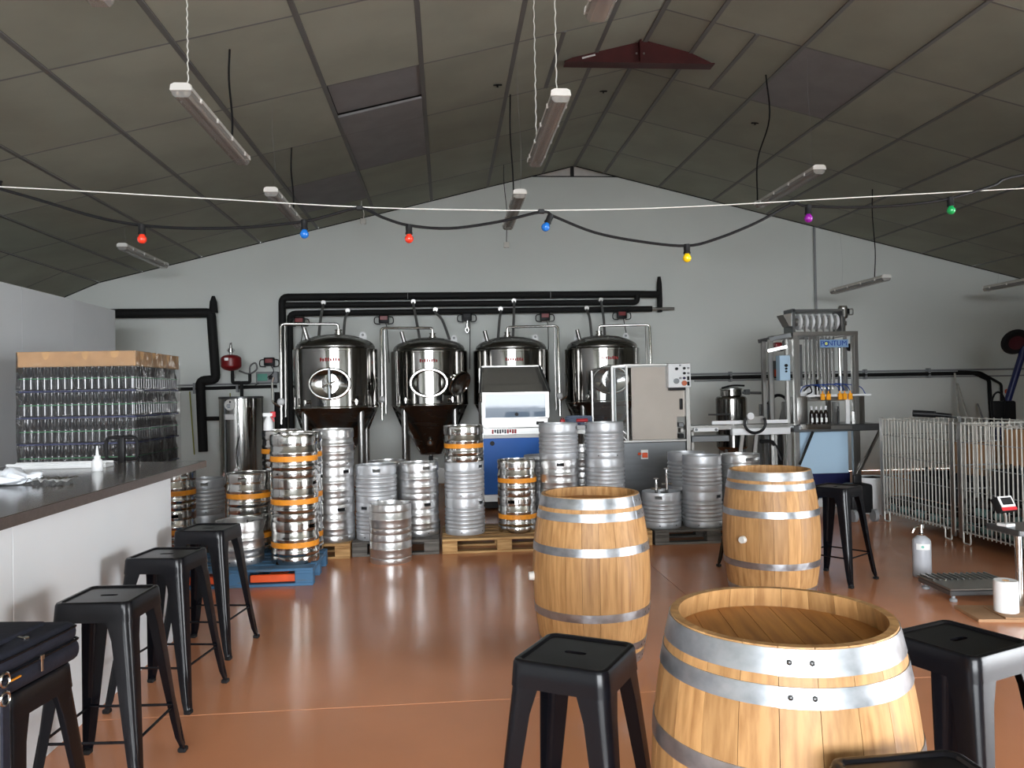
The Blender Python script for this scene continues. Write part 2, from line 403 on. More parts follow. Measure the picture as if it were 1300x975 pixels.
rx = [RX, 2.86, 3.835, 4.81, 5.785, 6.76, 7.735, 8.71, 9.685, 10.66, 11.635, XR]
PAN = {}
def panel(xa, xb, ya, yb, dz=0.0, m=None, tilt=0.0):
    s = (roof_z(xb) - roof_z(xa)) / (xb - xa); a = math.atan(s)
    w = (xb - xa) / math.cos(a) - 0.05; l = yb - ya - 0.02
    key = (round(w, 3), round(l, 3), m)
    if key not in PAN:
        PAN[key] = MB().box(-w / 2, w / 2, -l / 2, l / 2, 0, 0.025).build('ceiling_panel', m or M_CEIL, ceil); o = PAN[key]
    else:
        o = inst(PAN[key], ceil)
    o.location = ((xa + xb) / 2, (ya + yb) / 2, (roof_z(xa) + roof_z(xb)) / 2 + dz); o.rotation_euler = (tilt, -a, 0)
M_CEILB = mat('greyer_ceiling_panel', (0.27, 0.265, 0.27), 0.9, var=0.12, scale=(3, 3, 3), bump=0.06, bscale=60)
for cols in (lx, rx):
    for i in range(len(cols) - 1):
        for j in range(len(rows) - 1):
            xa, xb, ya, yb = cols[i], cols[i + 1], rows[j], rows[j + 1]
            if ya == 8.0 and xa in (0.79, 2.86):
                xm = 1.28 if xa == 0.79 else 3.34
                panel(xa, xm, ya, yb); panel(xm, xb, ya, yb)
            elif ya == 8.0 and xa == -1.16:
                panel(xa, xb, ya, 8.85, 0.02, M_CEILB); panel(xa, xb, 8.85, yb, -0.012, M_CEILB, 0.02)
            else:
                panel(xa, xb, ya, yb, 0.0, M_CEILB if (ya == 8.0 and xa in (3.835,)) or (ya == 9.5 and xa == -1.16) or (ya == 11.0 and xa == -2.135) else None)
def grid_bar(p0, p1, w, h): MB().bar(p0, p1, w, h).build('grid_bar', M_CEILBAR, ceil)
for x in lx[1:-1] + rx[1:-1]: grid_bar((x, 1.98, roof_z(x) - 0.002), (x, BW, roof_z(x) - 0.002), 0.046, 0.012)
grid_bar((RX, 1.98, RZ - 0.012), (RX, BW, RZ - 0.012), 0.05, 0.014)
for x in (1.28, 3.34): grid_bar((x, 8.0, roof_z(x) - 0.002), (x, 9.5, roof_z(x) - 0.002), 0.046, 0.012)
rs_ = MB()
for xa, xb in ((XL, KX), (KX, RX), (RX, XR)):
    rs_.add([(xa, FRONT_Y, roof_z(xa)), (xb, FRONT_Y, roof_z(xb)), (xb, 1.99, roof_z(xb)), (xa, 1.99, roof_z(xa))], [(0, 1, 2, 3)])
rs_.build('rear_ceiling_sheet', M_CEIL, ceil)
for y in rows[:-1]:
    grid_bar((XL, y, roof_z(XL) + 0.004), (KX, y, roof_z(KX) + 0.004), 0.02, 0.012)
    grid_bar((KX, y, roof_z(KX) + 0.004), (RX, y, RZ + 0.004), 0.02, 0.012)
    grid_bar((RX, y, RZ + 0.004), (XR, y, roof_z(XR) + 0.004), 0.02, 0.012)
# white insulated partition of the cold room on the left
cr = MB().box(XL, -4.6, 3.0, 11.46, 0, 2.80).build('wall_partition', M_WHITEPANEL); struct(cr)
for y in (3.0, 4.2, 5.4, 6.6, 7.8, 9.0, 10.2): MB().box(-4.6, -4.592, y + 0.003, min(y + 1.197, 11.46), 0.02, 2.795).build('partition_panel', M_WHITEPANEL, cr)

# added unseen block right of the frame, shading the back wall's right end
of = struct(MB().box(5.7, XR, 4.25, 5.7, 0, 3.15).build('wall_shade_block', M_WALL))
MB().rbox(5.68, 5.70, 4.5, 5.4, 0.0, 2.05, 0.003, 1).build('shade_block_door', M_WHITEPANEL, of)

# portal frame ridge gusset poking through the ceiling
rg = thing('ridge_gusset', 'maroon steel ridge gusset of the roof frame poking through the ceiling', 'steel beam', (2.26, 8.75, 5.24))
MB().prism([(1.40, 5.235), (3.11, 5.235), (3.11, 5.262), (2.33, 5.62), (2.18, 5.62), (1.40, 5.262)], 8.742, 8.758).build('web_plate', M_MAROON, rg, world=True)
MB().box(1.40, 3.11, 8.67, 8.83, 5.225, 5.237).build('bottom_flange', M_MAROON, rg, world=True)
MB().box(2.25, 2.27, 8.67, 8.83, 5.237, 5.60).build('end_plate', M_MAROON, rg, world=True)
for x, z in ((2.19, 5.50), (2.235, 5.495), (2.225, 5.36), (2.31, 5.36)): MB().cyl((x, 8.735, z), (x, 8.744, z), 0.012, n=6).build('bolt', M_STEEL, rg, world=True)
MB().bar((1.60, 8.738, 5.295), (1.75, 8.738, 5.335), 0.006, 0.018).build('paper_tag', M_LABELW, rg, world=True)

# ------------------------------------------------------------------ oak barrels
BH = 0.95
def br(z):   # outer radius of the barrel at height z
    t = (z - BH / 2) / (BH / 2); return 0.345 - 0.060 * t * t
NST = 22
def barrel_proto():
    t = thing('oak_barrel', 'x', 'barrel')
    zs = [BH * k / 14 for k in range(15)]
    prof = [(br(z), z) for z in zs] + [(br(BH) - 0.022, BH), (br(BH - 0.06) - 0.027, BH - 0.06), (br(0.5) - 0.027, 0.5), (br(0.06) - 0.027, 0.06), (br(0) - 0.022, 0)]
    da = 2 * PI / NST
    st = MB().lathe(prof, 3, a0=-da / 2 + 0.0022, a1=da / 2 - 0.0022, ring=True).build('stave', M_OAK, t, angle=40)
    for k in range(1, NST): inst(st, t, rot=(0, 0, da * k))
    hz = BH - 0.055; hr = br(hz) - 0.0275
    nb = 7; w = 2 * hr / nb
    for zz in (hz, 0.045):
        for k in range(nb):
            x0 = -hr + k * w + 0.0008; x1 = x0 + w - 0.0016; pts = []
            for q in range(7):
                x = x0 + (x1 - x0) * q / 6; pts.append((x, math.sqrt(max(0, hr * hr - x * x))))
            for q in range(6, -1, -1):
                x = x0 + (x1 - x0) * q / 6; pts.append((x, -math.sqrt(max(0, hr * hr - x * x)) - 1e-4))
            MB().prism(pts, zz - 0.02, zz, ax='z').build('head_board', M_OAKHEAD, t)
    def hoop(za, zb):
        n = 4; pr = [(br(za + (zb - za) * k / n) + 0.0028, za + (zb - za) * k / n) for k in range(n + 1)]
        pr += [(r - 0.0026, z) for r, z in reversed(pr)]
        h = MB().lathe(pr, 48, ring=True).build('hoop', M_HOOP, t, angle=50)
        for dx in (-0.17, 0.0):
            zc = (za + zb) / 2; a = HOOP_A + dx; r = br(zc) + 0.0028
            M = Matrix.Translation((r * math.cos(a), r * math.sin(a), zc)) @ Matrix.Rotation(a, 4, 'Z') @ Matrix.Rotation(PI / 2, 4, 'Y')
            MB().lathe([(0.0001, 0.004), (0.005, 0.003), (0.008, 0.0)], 10, M=M).build('rivet', M_RIVET, h)
        a = HOOP_A - 0.17 - 0.09; zc = (za + zb) / 2
        MB().lathe([(r + 0.0014, z) for r, z in pr[:n + 1]] + [(r - 0.0002, z) for r, z in reversed(pr[:n + 1])], 8, a0=a, a1=a + 0.42, ring=True).build('lap_joint', M_HOOP, h)
    for za, zb in ((BH - 0.062, BH - 0.004), (BH - 0.130, BH - 0.085), (BH - 0.318, BH - 0.272), (0.272, 0.318), (0.085, 0.130), (0.004, 0.062)): hoop(za, zb)
    a = BUNG_A; r = br(0.475)
    MB().cyl((r * math.cos(a) * 0.97, r * math.sin(a) * 0.97, 0.475), ((r + 0.028) * math.cos(a), (r + 0.028) * math.sin(a), 0.475), 0.027, 0.024).build('bung', M_BUNG, t)
    return t
HOOP_A = math.radians(-92); BUNG_A = math.radians(120)
bar1 = barrel_proto(); bar1.location = (0.872, 2.03, 0); bar1.rotation_euler.z = math.radians(-8)
bar1['label'] = 'nearest oak barrel, largest in view, used as a table with riveted hoops'; bar1['group'] = 'oak barrels used as tables'
copy_tree(bar1, (0.835, 4.60, 0), math.radians(63), 'middle oak barrel with a pale bung on its left, in front of the stacked kegs', 'oak barrels used as tables')
copy_tree(bar1, (2.36, 5.62, 0), math.radians(95), 'farthest oak barrel, beside the black stool below the bottling machine', 'oak barrels used as tables')

# ------------------------------------------------------------------ black metal stools
SH = 0.75
def rsq(h, r, n=6):
    out = []
    for cx, cy, a in ((1, 1, 0), (-1, 1, 90), (-1, -1, 180), (1, -1, 270)):
        for k in range(n + 1):
            t = math.radians(a + 90 * k / n); out.append((cx * (h - r) + r * math.cos(t), cy * (h - r) + r * math.sin(t)))
        q = out[-1]; e = {0: (-1, 1), 90: (-1, -1), 180: (1, -1), 270: (1, 1)}[a]
        nx = ((h - r) * e[0], h * e[1]) if a in (0, 180) else (h * e[0], (h - r) * e[1])
        for k in range(1, 8): out.append((q[0] + (nx[0] - q[0]) * k / 8, q[1] + (nx[1] - q[1]) * k / 8))
    return out
def stool_proto():
    t = thing('bar_stool', 'x', 'stool')
    m = MB(); loops = [(0.157, 0.035, 0.672), (0.155, 0.035, 0.70), (0.152, 0.034, 0.738), (0.148, 0.032, 0.747), (0.141, 0.028, 0.750), (0.132, 0.022, 0.749), (0.127, 0.02, 0.743)]
    vs = []; n = len(rsq(0.1, 0.02))
    for h, r, z in loops: vs += [(x, y, z) for x, y in rsq(h, r)]
    # slot loop: stadium 0.066 x 0.022
    slot = []
    for x, y in rsq(0.127, 0.02):
        a = math.atan2(y, x); hx, hy, rr = 0.036, 0.012, 0.012
        dx, dy = math.cos(a), math.sin(a); s_ = min(hx / max(abs(dx), 1e-6), hy / max(abs(dy), 1e-6)); px, py = dx * s_, dy * s_
        if abs(px) > hx - rr: px = math.copysign(min(abs(px), hx - rr + math.sqrt(max(0, rr * rr - py * py))), px)
        slot.append((px, py))
    vs += [(x, y, 0.743) for x, y in slot]; vs += [(x, y, 0.728) for x, y in slot]
    L_ = len(loops) + 2; fs = []
    for k in range(L_ - 1):
        for i in range(n): fs.append((k * n + i, k * n + (i + 1) % n, (k + 1) * n + (i + 1) % n, (k + 1) * n + i))
    # inner skin so that the pan has thickness
    k0 = len(vs); vs += [(x * 0.985, y * 0.985, 0.672) for x, y in rsq(0.157, 0.035)]; vs += [(x * 0.985, y * 0.985, 0.728) for x, y in rsq(0.150, 0.032)]
    for i in range(n):
        j = (i + 1) % n
        fs += [(i, k0 + i, k0 + j, j), (k0 + i, k0 + n + i, k0 + n + j, k0 + j), (k0 + n + i, (L_ - 1) * n + i, (L_ - 1) * n + j, k0 + n + j)]
    m.add(vs, fs).build('seat', M_BLKPAINT, t, angle=40)
    # legs: folded sheet, wide at the top and narrow at the foot, corner rounded
    lv = [(0.715, 0.150, 0.098, 0.034), (0.67, 0.1545, 0.092, 0.034), (0.60, 0.161, 0.076, 0.032), (0.45, 0.175, 0.066, 0.028), (0.30, 0.188, 0.055, 0.024), (0.15, 0.202, 0.044, 0.019), (0.06, 0.211, 0.036, 0.015), (0.012, 0.222, 0.030, 0.013)]
    sec = []
    for z, c, w, r in lv:
        ring = [(c - w, c)] + [(c - r + r * math.sin(a), c - r + r * math.cos(a)) for a in [PI / 2 * k / 5 for k in range(6)]] + [(c, c - w)]
        th = 0.004
        inner = [(c - th, c - w)] + [(c - r + (r - th) * math.cos(a), c - r + (r - th) * math.sin(a)) for a in [PI / 2 * k / 5 for k in range(6)]] + [(c - w, c - th)]
        sec.append([(x, y, z) for x, y in ring + inner])
    vs = [p for s_ in sec for p in s_]; n2 = len(sec[0]); fs = [tuple(range(n2)), tuple((len(sec) - 1) * n2 + k for k in range(n2))]
    for k in range(len(sec) - 1):
        for i in range(n2): fs.append((k * n2 + i, k * n2 + (i + 1) % n2, (k + 1) * n2 + (i + 1) % n2, (k + 1) * n2 + i))
    leg = MB().add(vs, fs).build('leg', M_BLKPAINT, t, angle=40)
    # pressed rib and rubber foot on the leg
    rib = MB().bar((0.1815, 0.1815, 0.25), (0.2105, 0.2105, 0.03), 0.012, 0.010).build('pressed_rib', M_BLKPAINT, leg)
    foot = MB().rbox(0.190, 0.226, 0.190, 0.226, 0.0, 0.022, 0.005, 1).build('rubber_foot', M_BLKPLASTIC, leg)
    for k in (1, 2, 3):
        c = inst(leg, t, rot=(0, 0, k * PI / 2)); inst(rib, c); inst(foot, c)
    q = 0.185
    rod = MB().tube([(-q, q, 0.215), (q, q, 0.215)], 0.006, 8).build('footrest_rod', M_BLKPAINT, t)
    for k in (1, 2, 3): inst(rod, t, rot=(0, 0, k * PI / 2))
    return t
st = stool_proto()
G = 'black metal bar stools'
st.location = (-1.33, 2.42, 0); st.rotation_euler.z = math.radians(-8); st['group'] = G; st['label'] = 'black metal stool under the navy bag at the counter'
for loc, rz, lab in (
        ((-1.40, 3.39, 0), -4, 'black metal stool at the counter, next behind the bag stool'),
        ((-1.46, 4.24, 0), -9, 'black metal stool at the counter, third from the front'),
        ((-1.48, 5.03, 0), -9, 'black metal stool at the far end of the counter near the blue pallet'),
        ((0.383, 2.41, 0), -31, 'black metal stool standing left of the nearest barrel'),
        ((1.60, 2.37, 0), 22, 'black metal stool standing right of the nearest barrel'),
        ((0.955, 1.500, 0), 2, 'black metal stool at the bottom edge, in front of the nearest barrel'),
        ((3.10, 6.08, 0), 36, 'black metal stool right of the farthest barrel'),
        ((2.58, 6.52, 0), 12, 'black metal stool almost hidden behind the farthest barrel, one leg showing')):
    copy_tree(st, loc, math.radians(rz), lab, G)

# ------------------------------------------------------------------ pallets
def pallet(name, label, x0, y0, m, lx_=1.2, ly_=0.8, skew=0.0, mblock=None):
    """boards run along x; (x0, y0) is the front left corner"""
    t = thing(name, label, 'pallet', (x0 + lx_ / 2, y0 + ly_ / 2, 0), skew, 'pallets under the kegs')
    tb = None
    n = 5 if ly_ <= 0.9 else 7
    for k in range(n):
        w = 0.145 if k in (0, n // 2, n - 1) else 0.10
        y = -ly_ / 2 + 0.0725 + (ly_ - 0.145) * k / (n - 1)
        MB().rbox(-lx_ / 2, lx_ / 2, y - w / 2, y + w / 2, 0.122, 0.144, 0.003, 1).build('top_board', m, t)
    for x in (-lx_ / 2 + 0.0725, 0, lx_ / 2 - 0.0725):
        o = MB().rbox(x - 0.0725, x + 0.0725, -ly_ / 2, ly_ / 2, 0.1, 0.122, 0.003, 1).build('cross_board', m, t)
        for y in (-ly_ / 2 + 0.05, 0, ly_ / 2 - 0.05):
            MB().rbox(x - 0.0725, x + 0.0725, y - 0.05, y + 0.05, 0.022, 0.1, 0.003, 1).build('block', mblock or m, t)
    for y in (-ly_ / 2 + 0.05, 0, ly_ / 2 - 0.05): MB().rbox(-lx_ / 2, lx_ / 2, y - 0.05, y + 0.05, 0.0, 0.022, 0.003, 1).build('bottom_board', m, t)
    return t
pallet('pallet', 'blue painted wooden pallet under the banded kegs beside the counter', -2.31, 6.57, M_BLUEWOOD)
pallet('pallet', 'pine pallet corner behind the blue pallet under the plain steel stack', -2.13, 7.58, M_PINE)
pallet('pallet', 'weathered grey pallet behind the short keg pair on the floor', -0.92, 7.64, M_GREYWOOD, 0.83, 1.2)
pallet('pallet', 'light pine pallet in front of the blue machine', -0.06, 7.62, M_PINE)
pallet('pallet', 'pine pallet mostly hidden behind the middle barrel', 1.18, 7.70, M_PINE, 0.84, 1.2)
pallet('pallet', 'weathered grey pallet between the middle and farthest barrels', 2.04, 7.68, M_GREYWOOD)
pallet('pallet', 'small dim pallet behind the far end of the counter', -2.90, 7.50, M_GREYWOOD, 0.62, 0.62)
# orange forks of a pallet truck showing inside the blue pallet
pt = thing('pallet_truck', 'orange fork bars of a pallet truck inside the blue pallet', 'pallet truck', (-1.7, 6.95, 0))
for x0, x1 in ((-2.16, -1.80), (-1.62, -1.24)): MB().rbox(x0, x1, 6.60, 6.63, 0.030, 0.092, 0.006, 1).build('fork_guard', M_REDWOOD, pt, world=True)
for x in (-1.98, -1.42): MB().rbox(x - 0.06, x + 0.06, 6.63, 7.30, 0.05, 0.09, 0.006, 1).build('fork', M_REDWOOD, pt, world=True)
for x in (-1.98, -1.42): MB().cyl((x - 0.05, 6.75, 0.03), (x + 0.05, 6.75, 0.03), 0.03).build('roller', M_BLKPLASTIC, pt, world=True)

# ------------------------------------------------------------------ kegs
KH = 0.36
def hole(ranges): return lambda i, k: any(i % 32 in seg and k in ks for seg, ks in ranges)
def keg_proto(kind):
    t = thing('beer_keg', 'x', 'keg')
    if kind == 'short':
        H = 0.27; mm = M_KEGSATIN; R = 0.194
        body = [(0.180, 0.035), (0.186, 0.045), (0.192, 0.06), (0.194, 0.08), (0.194, 0.125), (0.197, 0.13), (0.197, 0.14), (0.193, 0.145), (0.193, 0.195), (0.188, 0.205), (0.150, 0.222), (0.06, 0.232), (0.0001, 0.233)]
        top = [(0.184, 0.196), (0.193, 0.203), (0.194, 0.215), (0.193, 0.262), (0.190, 0.270), (0.184, 0.270), (0.183, 0.262), (0.184, 0.205)]
        bot = [(0.182, 0.058), (0.192, 0.053), (0.194, 0.045), (0.192, 0.008), (0.188, 0.0), (0.182, 0.0), (0.181, 0.008), (0.181, 0.05)]
    else:
        H = KH; R = 0.202
        top = [(0.190, 0.268), (0.197, 0.272), (0.199, 0.285), (0.199, 0.294), (0.199, 0.329), (0.198, 0.350), (0.1945, 0.36), (0.188, 0.358), (0.187, 0.35), (0.189, 0.329), (0.189, 0.294), (0.189, 0.285)]
        bot = [(0.190, 0.068), (0.197, 0.064), (0.199, 0.055), (0.198, 0.012), (0.194, 0.0), (0.188, 0.0), (0.187, 0.01), (0.188, 0.055)]
        if kind == 'banded':
            mm = M_KEGBRIGHT
            body = [(0.185, 0.05), (0.192, 0.062), (0.196, 0.075), (0.1995, 0.082), (0.2015, 0.09), (0.1995, 0.10), (0.196, 0.108), (0.195, 0.125), (0.196, 0.135), (0.196, 0.182), (0.197, 0.19), (0.2015, 0.205), (0.1985, 0.218), (0.194, 0.226), (0.193, 0.26), (0.188, 0.272), (0.15, 0.292), (0.06, 0.304), (0.0001, 0.306)]
        elif kind == 'satin':
            mm = M_KEGSATIN
            body = [(0.185, 0.05), (0.192, 0.06), (0.196, 0.07), (0.197, 0.09), (0.197, 0.118), (0.2015, 0.126), (0.202, 0.134), (0.1985, 0.142), (0.196, 0.15), (0.1965, 0.19), (0.199, 0.198), (0.202, 0.206), (0.2015, 0.214), (0.197, 0.222), (0.194, 0.24), (0.193, 0.26), (0.188, 0.272), (0.15, 0.292), (0.06, 0.304), (0.0001, 0.306)]
        else:
            mm = M_KEGGREY; body = [(0.185, 0.05), (0.192, 0.06)]
            for zc in (0.078, 0.118, 0.158, 0.198, 0.238):
                body += [(0.193, zc - 0.018), (0.200, zc - 0.010), (0.2022, zc), (0.200, zc + 0.010), (0.193, zc + 0.018)]
            body += [(0.190, 0.264), (0.186, 0.274), (0.15, 0.292), (0.06, 0.304), (0.0001, 0.306)]
    MB().lathe(body, 32).build('body', mm, t, angle=50)
    hz = (3, 8) if kind != 'short' else (2, 6)
    hk = {3, 9} if kind != 'short' else set()
    MB().lathe(top, 32, ring=True, skip=(lambda i, k: (i % 16 in (4, 5)) and k in hk)).build('top_chime', mm, t, angle=50)
    MB().lathe(bot, 32, ring=True).build('bottom_chime', mm, t, angle=50)
    if kind != 'short':
        for k in range(2):     # rolled rims of the two hand holes
            a0 = 2 * PI * (4 + 16 * k) / 32; a1 = a0 + 2 * PI * 2 / 32
            pts = [(0.194 * math.cos(a0 + (a1 - a0) * q / 4), 0.194 * math.sin(a0 + (a1 - a0) * q / 4), 0.2945) for q in range(5)] + [(0.194 * math.cos(a1 - (a1 - a0) * q / 4), 0.194 * math.sin(a1 - (a1 - a0) * q / 4), 0.3285) for q in range(5)]
            MB().tube(pts, 0.0035, 6, closed=True).build('hand_hole_rim', mm, t)
    zt = body[-1][1]
    v = MB().lathe([(0.032, zt - 0.01), (0.032, zt + 0.018), (0.024, zt + 0.02), (0.024, zt + 0.008), (0.0001, zt + 0.008)], 16).build('valve', M_STEEL, t)
    if kind == 'banded':
        MB().lathe([(0.1962, 0.136), (0.1978, 0.138), (0.1978, 0.180), (0.1962, 0.182)], 32).build('colour_band', M_ORANGE, t)
        for a in (-1.9, -1.1, -0.3, 1.2): MB().cyl((0.199 * math.cos(a), 0.199 * math.sin(a), 0.035), (0.2005 * math.cos(a), 0.2005 * math.sin(a), 0.035), 0.008, n=8).build('drain_hole', M_KEGHOLE, t)
    else:
        for a in (-2.1, -1.2, -0.2, 1.0): MB().cyl((0.97 * R * math.cos(a), 0.97 * R * math.sin(a), 0.03), ((R - 0.002) * math.cos(a), (R - 0.002) * math.sin(a), 0.03), 0.007, n=8).build('drain_hole', M_KEGHOLE, t)
    if kind == 'satin':        # raised lettering on the chime, too worn to read
        for q in range(7):
            a = -PI / 2 - 0.24 + q * 0.08
            M = Matrix.Translation((0.199 * math.cos(a), 0.199 * math.sin(a), 0.315)) @ Matrix.Rotation(a, 4, 'Z')
            MB().box(-0.001, 0.002, -0.0045, 0.0045, -0.014, 0.010 + 0.004 * (q % 2), M).build('embossed_mark', mm, t)
    return t
KP = {k: keg_proto(k) for k in ('banded', 'satin', 'ribbed', 'short')}
KUSED = set()
KDESC = {'banded': 'bright steel keg with an orange band', 'satin': 'plain satin steel keg', 'ribbed': 'grey ribbed keg', 'short': 'short plain steel keg'}
KGRP = {'banded': 'orange banded kegs', 'satin': 'plain steel kegs', 'ribbed': 'grey ribbed kegs', 'short': 'short kegs'}
def keg(kind, x, y, z, rz, label):
    p = KP[kind]
    if kind in KUSED: copy_tree(p, (x, y, z), rz, label, KGRP[kind])
    else:
        KUSED.add(kind); p.location = (x, y, z); p.rotation_euler.z = rz; p['label'] = label; p['group'] = KGRP[kind]
def stack(x, y, base, kinds, where, rots):
    z = base; n = len(kinds)
    nm = [''] if n == 1 else (['bottom', 'top'] if n == 2 else ['bottom', 'middle', 'top'])
    for i, k in enumerate(kinds):
        keg(k, x, y, z, math.radians(rots[i % len(rots)]), (KDESC[k] + (', ' + nm[i] + ' of ' if n > 1 else ' ') + where).strip())
        z += 0.27 if k == 'short' else KH
B = 'banded'; S = 'satin'; RB = 'ribbed'; SH_ = 'short'
P = 0.144
stack(-1.305, 6.88, P, [B, B, B], 'stack at blue pallet front right', (-90, -75, -60))
stack(-1.335, 7.31, P, [B, B, B], 'second stack, right rear of blue pallet', (-55, -60, -50))
stack(-1.775, 6.91, P, [S], 'alone at the front left of the blue pallet', (20,))
stack(-1.80, 7.36, P, [B, B], 'pair in front of the water heater', (10, 30))
stack(-1.60, 7.86, P, [B, B, B], 'stack topped by the spray bottle', (0, 20, 40))
stack(-2.585, 7.72, P, [B, B], 'pair beside the end of the counter', (-128, -100))
stack(-2.50, 8.38, 0, [RB, RB], 'dim pair behind the counter end', (0, 50))
stack(-1.105, 7.81, P, [S, S, S], 'three high stack in front of the leftmost fermenter', (-118, -100, -30))
stack(-0.70, 7.85, P, [RB, RB], 'pair behind the short kegs', (0, 40))
stack(-0.62, 8.285, P, [S, S], 'half hidden pair at the rear of the grey pallet', (0, 40))
stack(-0.29, 7.97, P, [S, S], 'pair on the right of the weathered pallet', (-118, 60))
stack(-0.535, 7.41, 0, [SH_, SH_], 'the two standing on the floor before the pallets', (0, 0))
stack(0.17, 7.96, P, [RB, RB, B], 'mixed stack left of the blue machine', (-90, -90, 15))
stack(0.705, 7.98, P, [B, B], 'pair in front of the blue machine', (-170, -60))
stack(1.02, 8.44, P, [RB, RB], 'half hidden pair right of the blue machine', (0, 20))
stack(1.135, 7.97, P, [RB, S, RB], 'stack directly behind the middle barrel', (0, 30, 100))
stack(1.46, 8.46, P, [SH_, SH_, SH_], 'slim stack between the two ribbed stacks', (0, 30, 60))
stack(1.605, 7.95, P, [RB, RB, RB], 'stack at the right shoulder of the middle barrel', (20, -75, -50))
stack(2.185, 7.95, P, [RB], 'alone carrying two tap couplers', (10,))
stack(2.605, 7.91, P, [RB, RB], 'pair just left of the farthest barrel', (-108, 100))
stack(2.58, 8.36, P, [RB, RB], 'rear pair behind the pair by the farthest barrel', (0, 40))
stack(3.03, 7.96, P, [S, S], 'pair hidden behind the farthest barrel rim', (0, 40))
# tap couplers on the single ribbed keg
for dx, h, lab in ((-0.055, 0.17, 'chrome keg tap coupler, shorter one on the single ribbed keg'), (0.055, 0.27, 'chrome keg tap coupler, taller one on the single ribbed keg')):
    t = thing('tap_coupler', lab, 'tap', (2.185 + dx, 7.93, P + 0.310), 0, 'tap couplers')
    MB().lathe([(0.0001, 0), (0.026, 0), (0.026, 0.02), (0.016, 0.03), (0.014, h * 0.75), (0.01, h), (0.0001, h)], 14).build('stem', M_MIRROR, t)
    MB().cyl((-0.05, 0, h * 0.45), (0.05, 0, h * 0.45), 0.011).build('side_port', M_MIRROR, t)
    MB().rbox(-0.026, 0.026, -0.01, 0.01, h, h + 0.015, 0.004, 1).build('lever', M_STEEL, t)

# ------------------------------------------------------------------ bar counter
ct = thing('bar_counter', 'long white panelled bar counter along the left', 'counter', (-2.4, 3.6, 0))
MB().box(-2.75, -1.785, 1.4, 5.20, 0, 1.05).build('carcass', M_WHITEPANEL, ct, world=True)
for y0_, y1_ in ((1.4, 3.358), (3.362, 5.205)): MB().rbox(-1.785, -1.762, y0_, y1_, 0.0, 1.05, 0.0015, 1).build('front_panel', M_WHITEPANEL, ct, world=True)
MB().box(-2.75, -1.785, 5.20, 5.215, 0, 1.05).build('end_panel', M_WHITEPANEL, ct, world=True)
wt = MB().rbox(-3.05, -1.725, 1.35, 5.83, 1.05, 1.10, 0.004, 1).build('counter_top', M_COUNTER)
tag(wt, 'dark grey laminate top of the bar counter', 'worktop')
ed = MB().box(-1.725, -1.7225, 1.35, 5.83, 1.052, 1.097).build('edge_band', M_COUNTEREDGE, wt)
# things on the counter
ts = thing('white_tray', 'long low white tray at the far edge of the counter', 'tray', (-2.62, 5.48, 1.10))
MB().rbox(-2.88, -2.25, 5.42, 5.55, 1.10, 1.125, 0.004, 1).build('base', M_WHITEPL, ts, world=True)
MB().rbox(-2.88, -2.25, 5.42, 5.432, 1.125, 1.138, 0.003, 1).build('front_lip', M_WHITEPL, ts, world=True)
MB().rbox(-2.88, -2.25, 5.538, 5.55, 1.125, 1.138, 0.003, 1).build('rear_lip', M_WHITEPL, ts, world=True)
sb = thing('squeeze_bottle', 'white squeeze bottle with a pointed nozzle on the counter', 'bottle', (-2.20, 5.18, 1.10))
MB().lathe([(0.0001, 0), (0.030, 0), (0.033, 0.005), (0.033, 0.055), (0.026, 0.072), (0.018, 0.078), (0.0001, 0.078)], 20).build('body', M_WHITEPL, sb)
MB().lathe([(0.019, 0.076), (0.019, 0.096), (0.010, 0.100), (0.0035, 0.16), (0.0001, 0.16)], 16).build('nozzle', M_WHITEPL, sb)
pb = thing('plastic_bag', 'crumpled thin white plastic bag lying on the counter', 'bag', (-2.38, 4.48, 1.10))
bm_ = bmesh.new(); bmesh.ops.create_icosphere(bm_, subdivisions=4, radius=1.0)
for v in bm_.verts:
    c = v.co; n_ = 0.22 * math.sin(7 * c.x + 3 * c.y) + 0.18 * math.sin(9 * c.y - 4 * c.z + 1) + 0.12 * math.sin(17 * c.x + 11 * c.z)
    k = 1 + n_ * 0.55; v.co = Vector((c.x * 0.16 * k, c.y * 0.12 * k, max(0.004, (c.z * 0.5 + 0.45) * 0.085 * k)))
me = bpy.data.meshes.new('bag_film'); bm_.to_mesh(me); bm_.free(); me.materials.append(mat('white_bag_film', (0.80, 0.84, 0.90), 0.35, bump=0.5, bscale=26, spec=0.6))
o = bpy.data.objects.new('bag_film', me); COL.objects.link(o); o.parent = pb
for p_ in me.polygons: p_.use_smooth = True
vs = []; fs = []
for i in range(13):
    for j in range(5):
        a = i / 12; vs.append((0.12 + a * 0.22, (j - 2) * (0.02 + 0.028 * a), 0.012 + 0.028 * abs(math.sin(i * 1.9 + j * 2.3)) * (1 - 0.4 * a)))
for i in range(12):
    for j in range(4): fs.append((i * 5 + j, i * 5 + j + 1, i * 5 + j + 6, i * 5 + j + 5))
o = MB().add(vs, fs).build('twisted_end', M_BAGFILM, pb); sm = o.modifiers.new('thick', 'SOLIDIFY'); sm.thickness = 0.002
vs = [(x - 0.36, y, z) for x, y, z in vs]
o = MB().add([(-0.10 - 1.2 * (x + 0.24), 1.3 * y, z * 0.8) for x, y, z in vs], fs).build('flat_end', M_BAGFILM, pb); sm = o.modifiers.new('thick', 'SOLIDIFY'); sm.thickness = 0.002

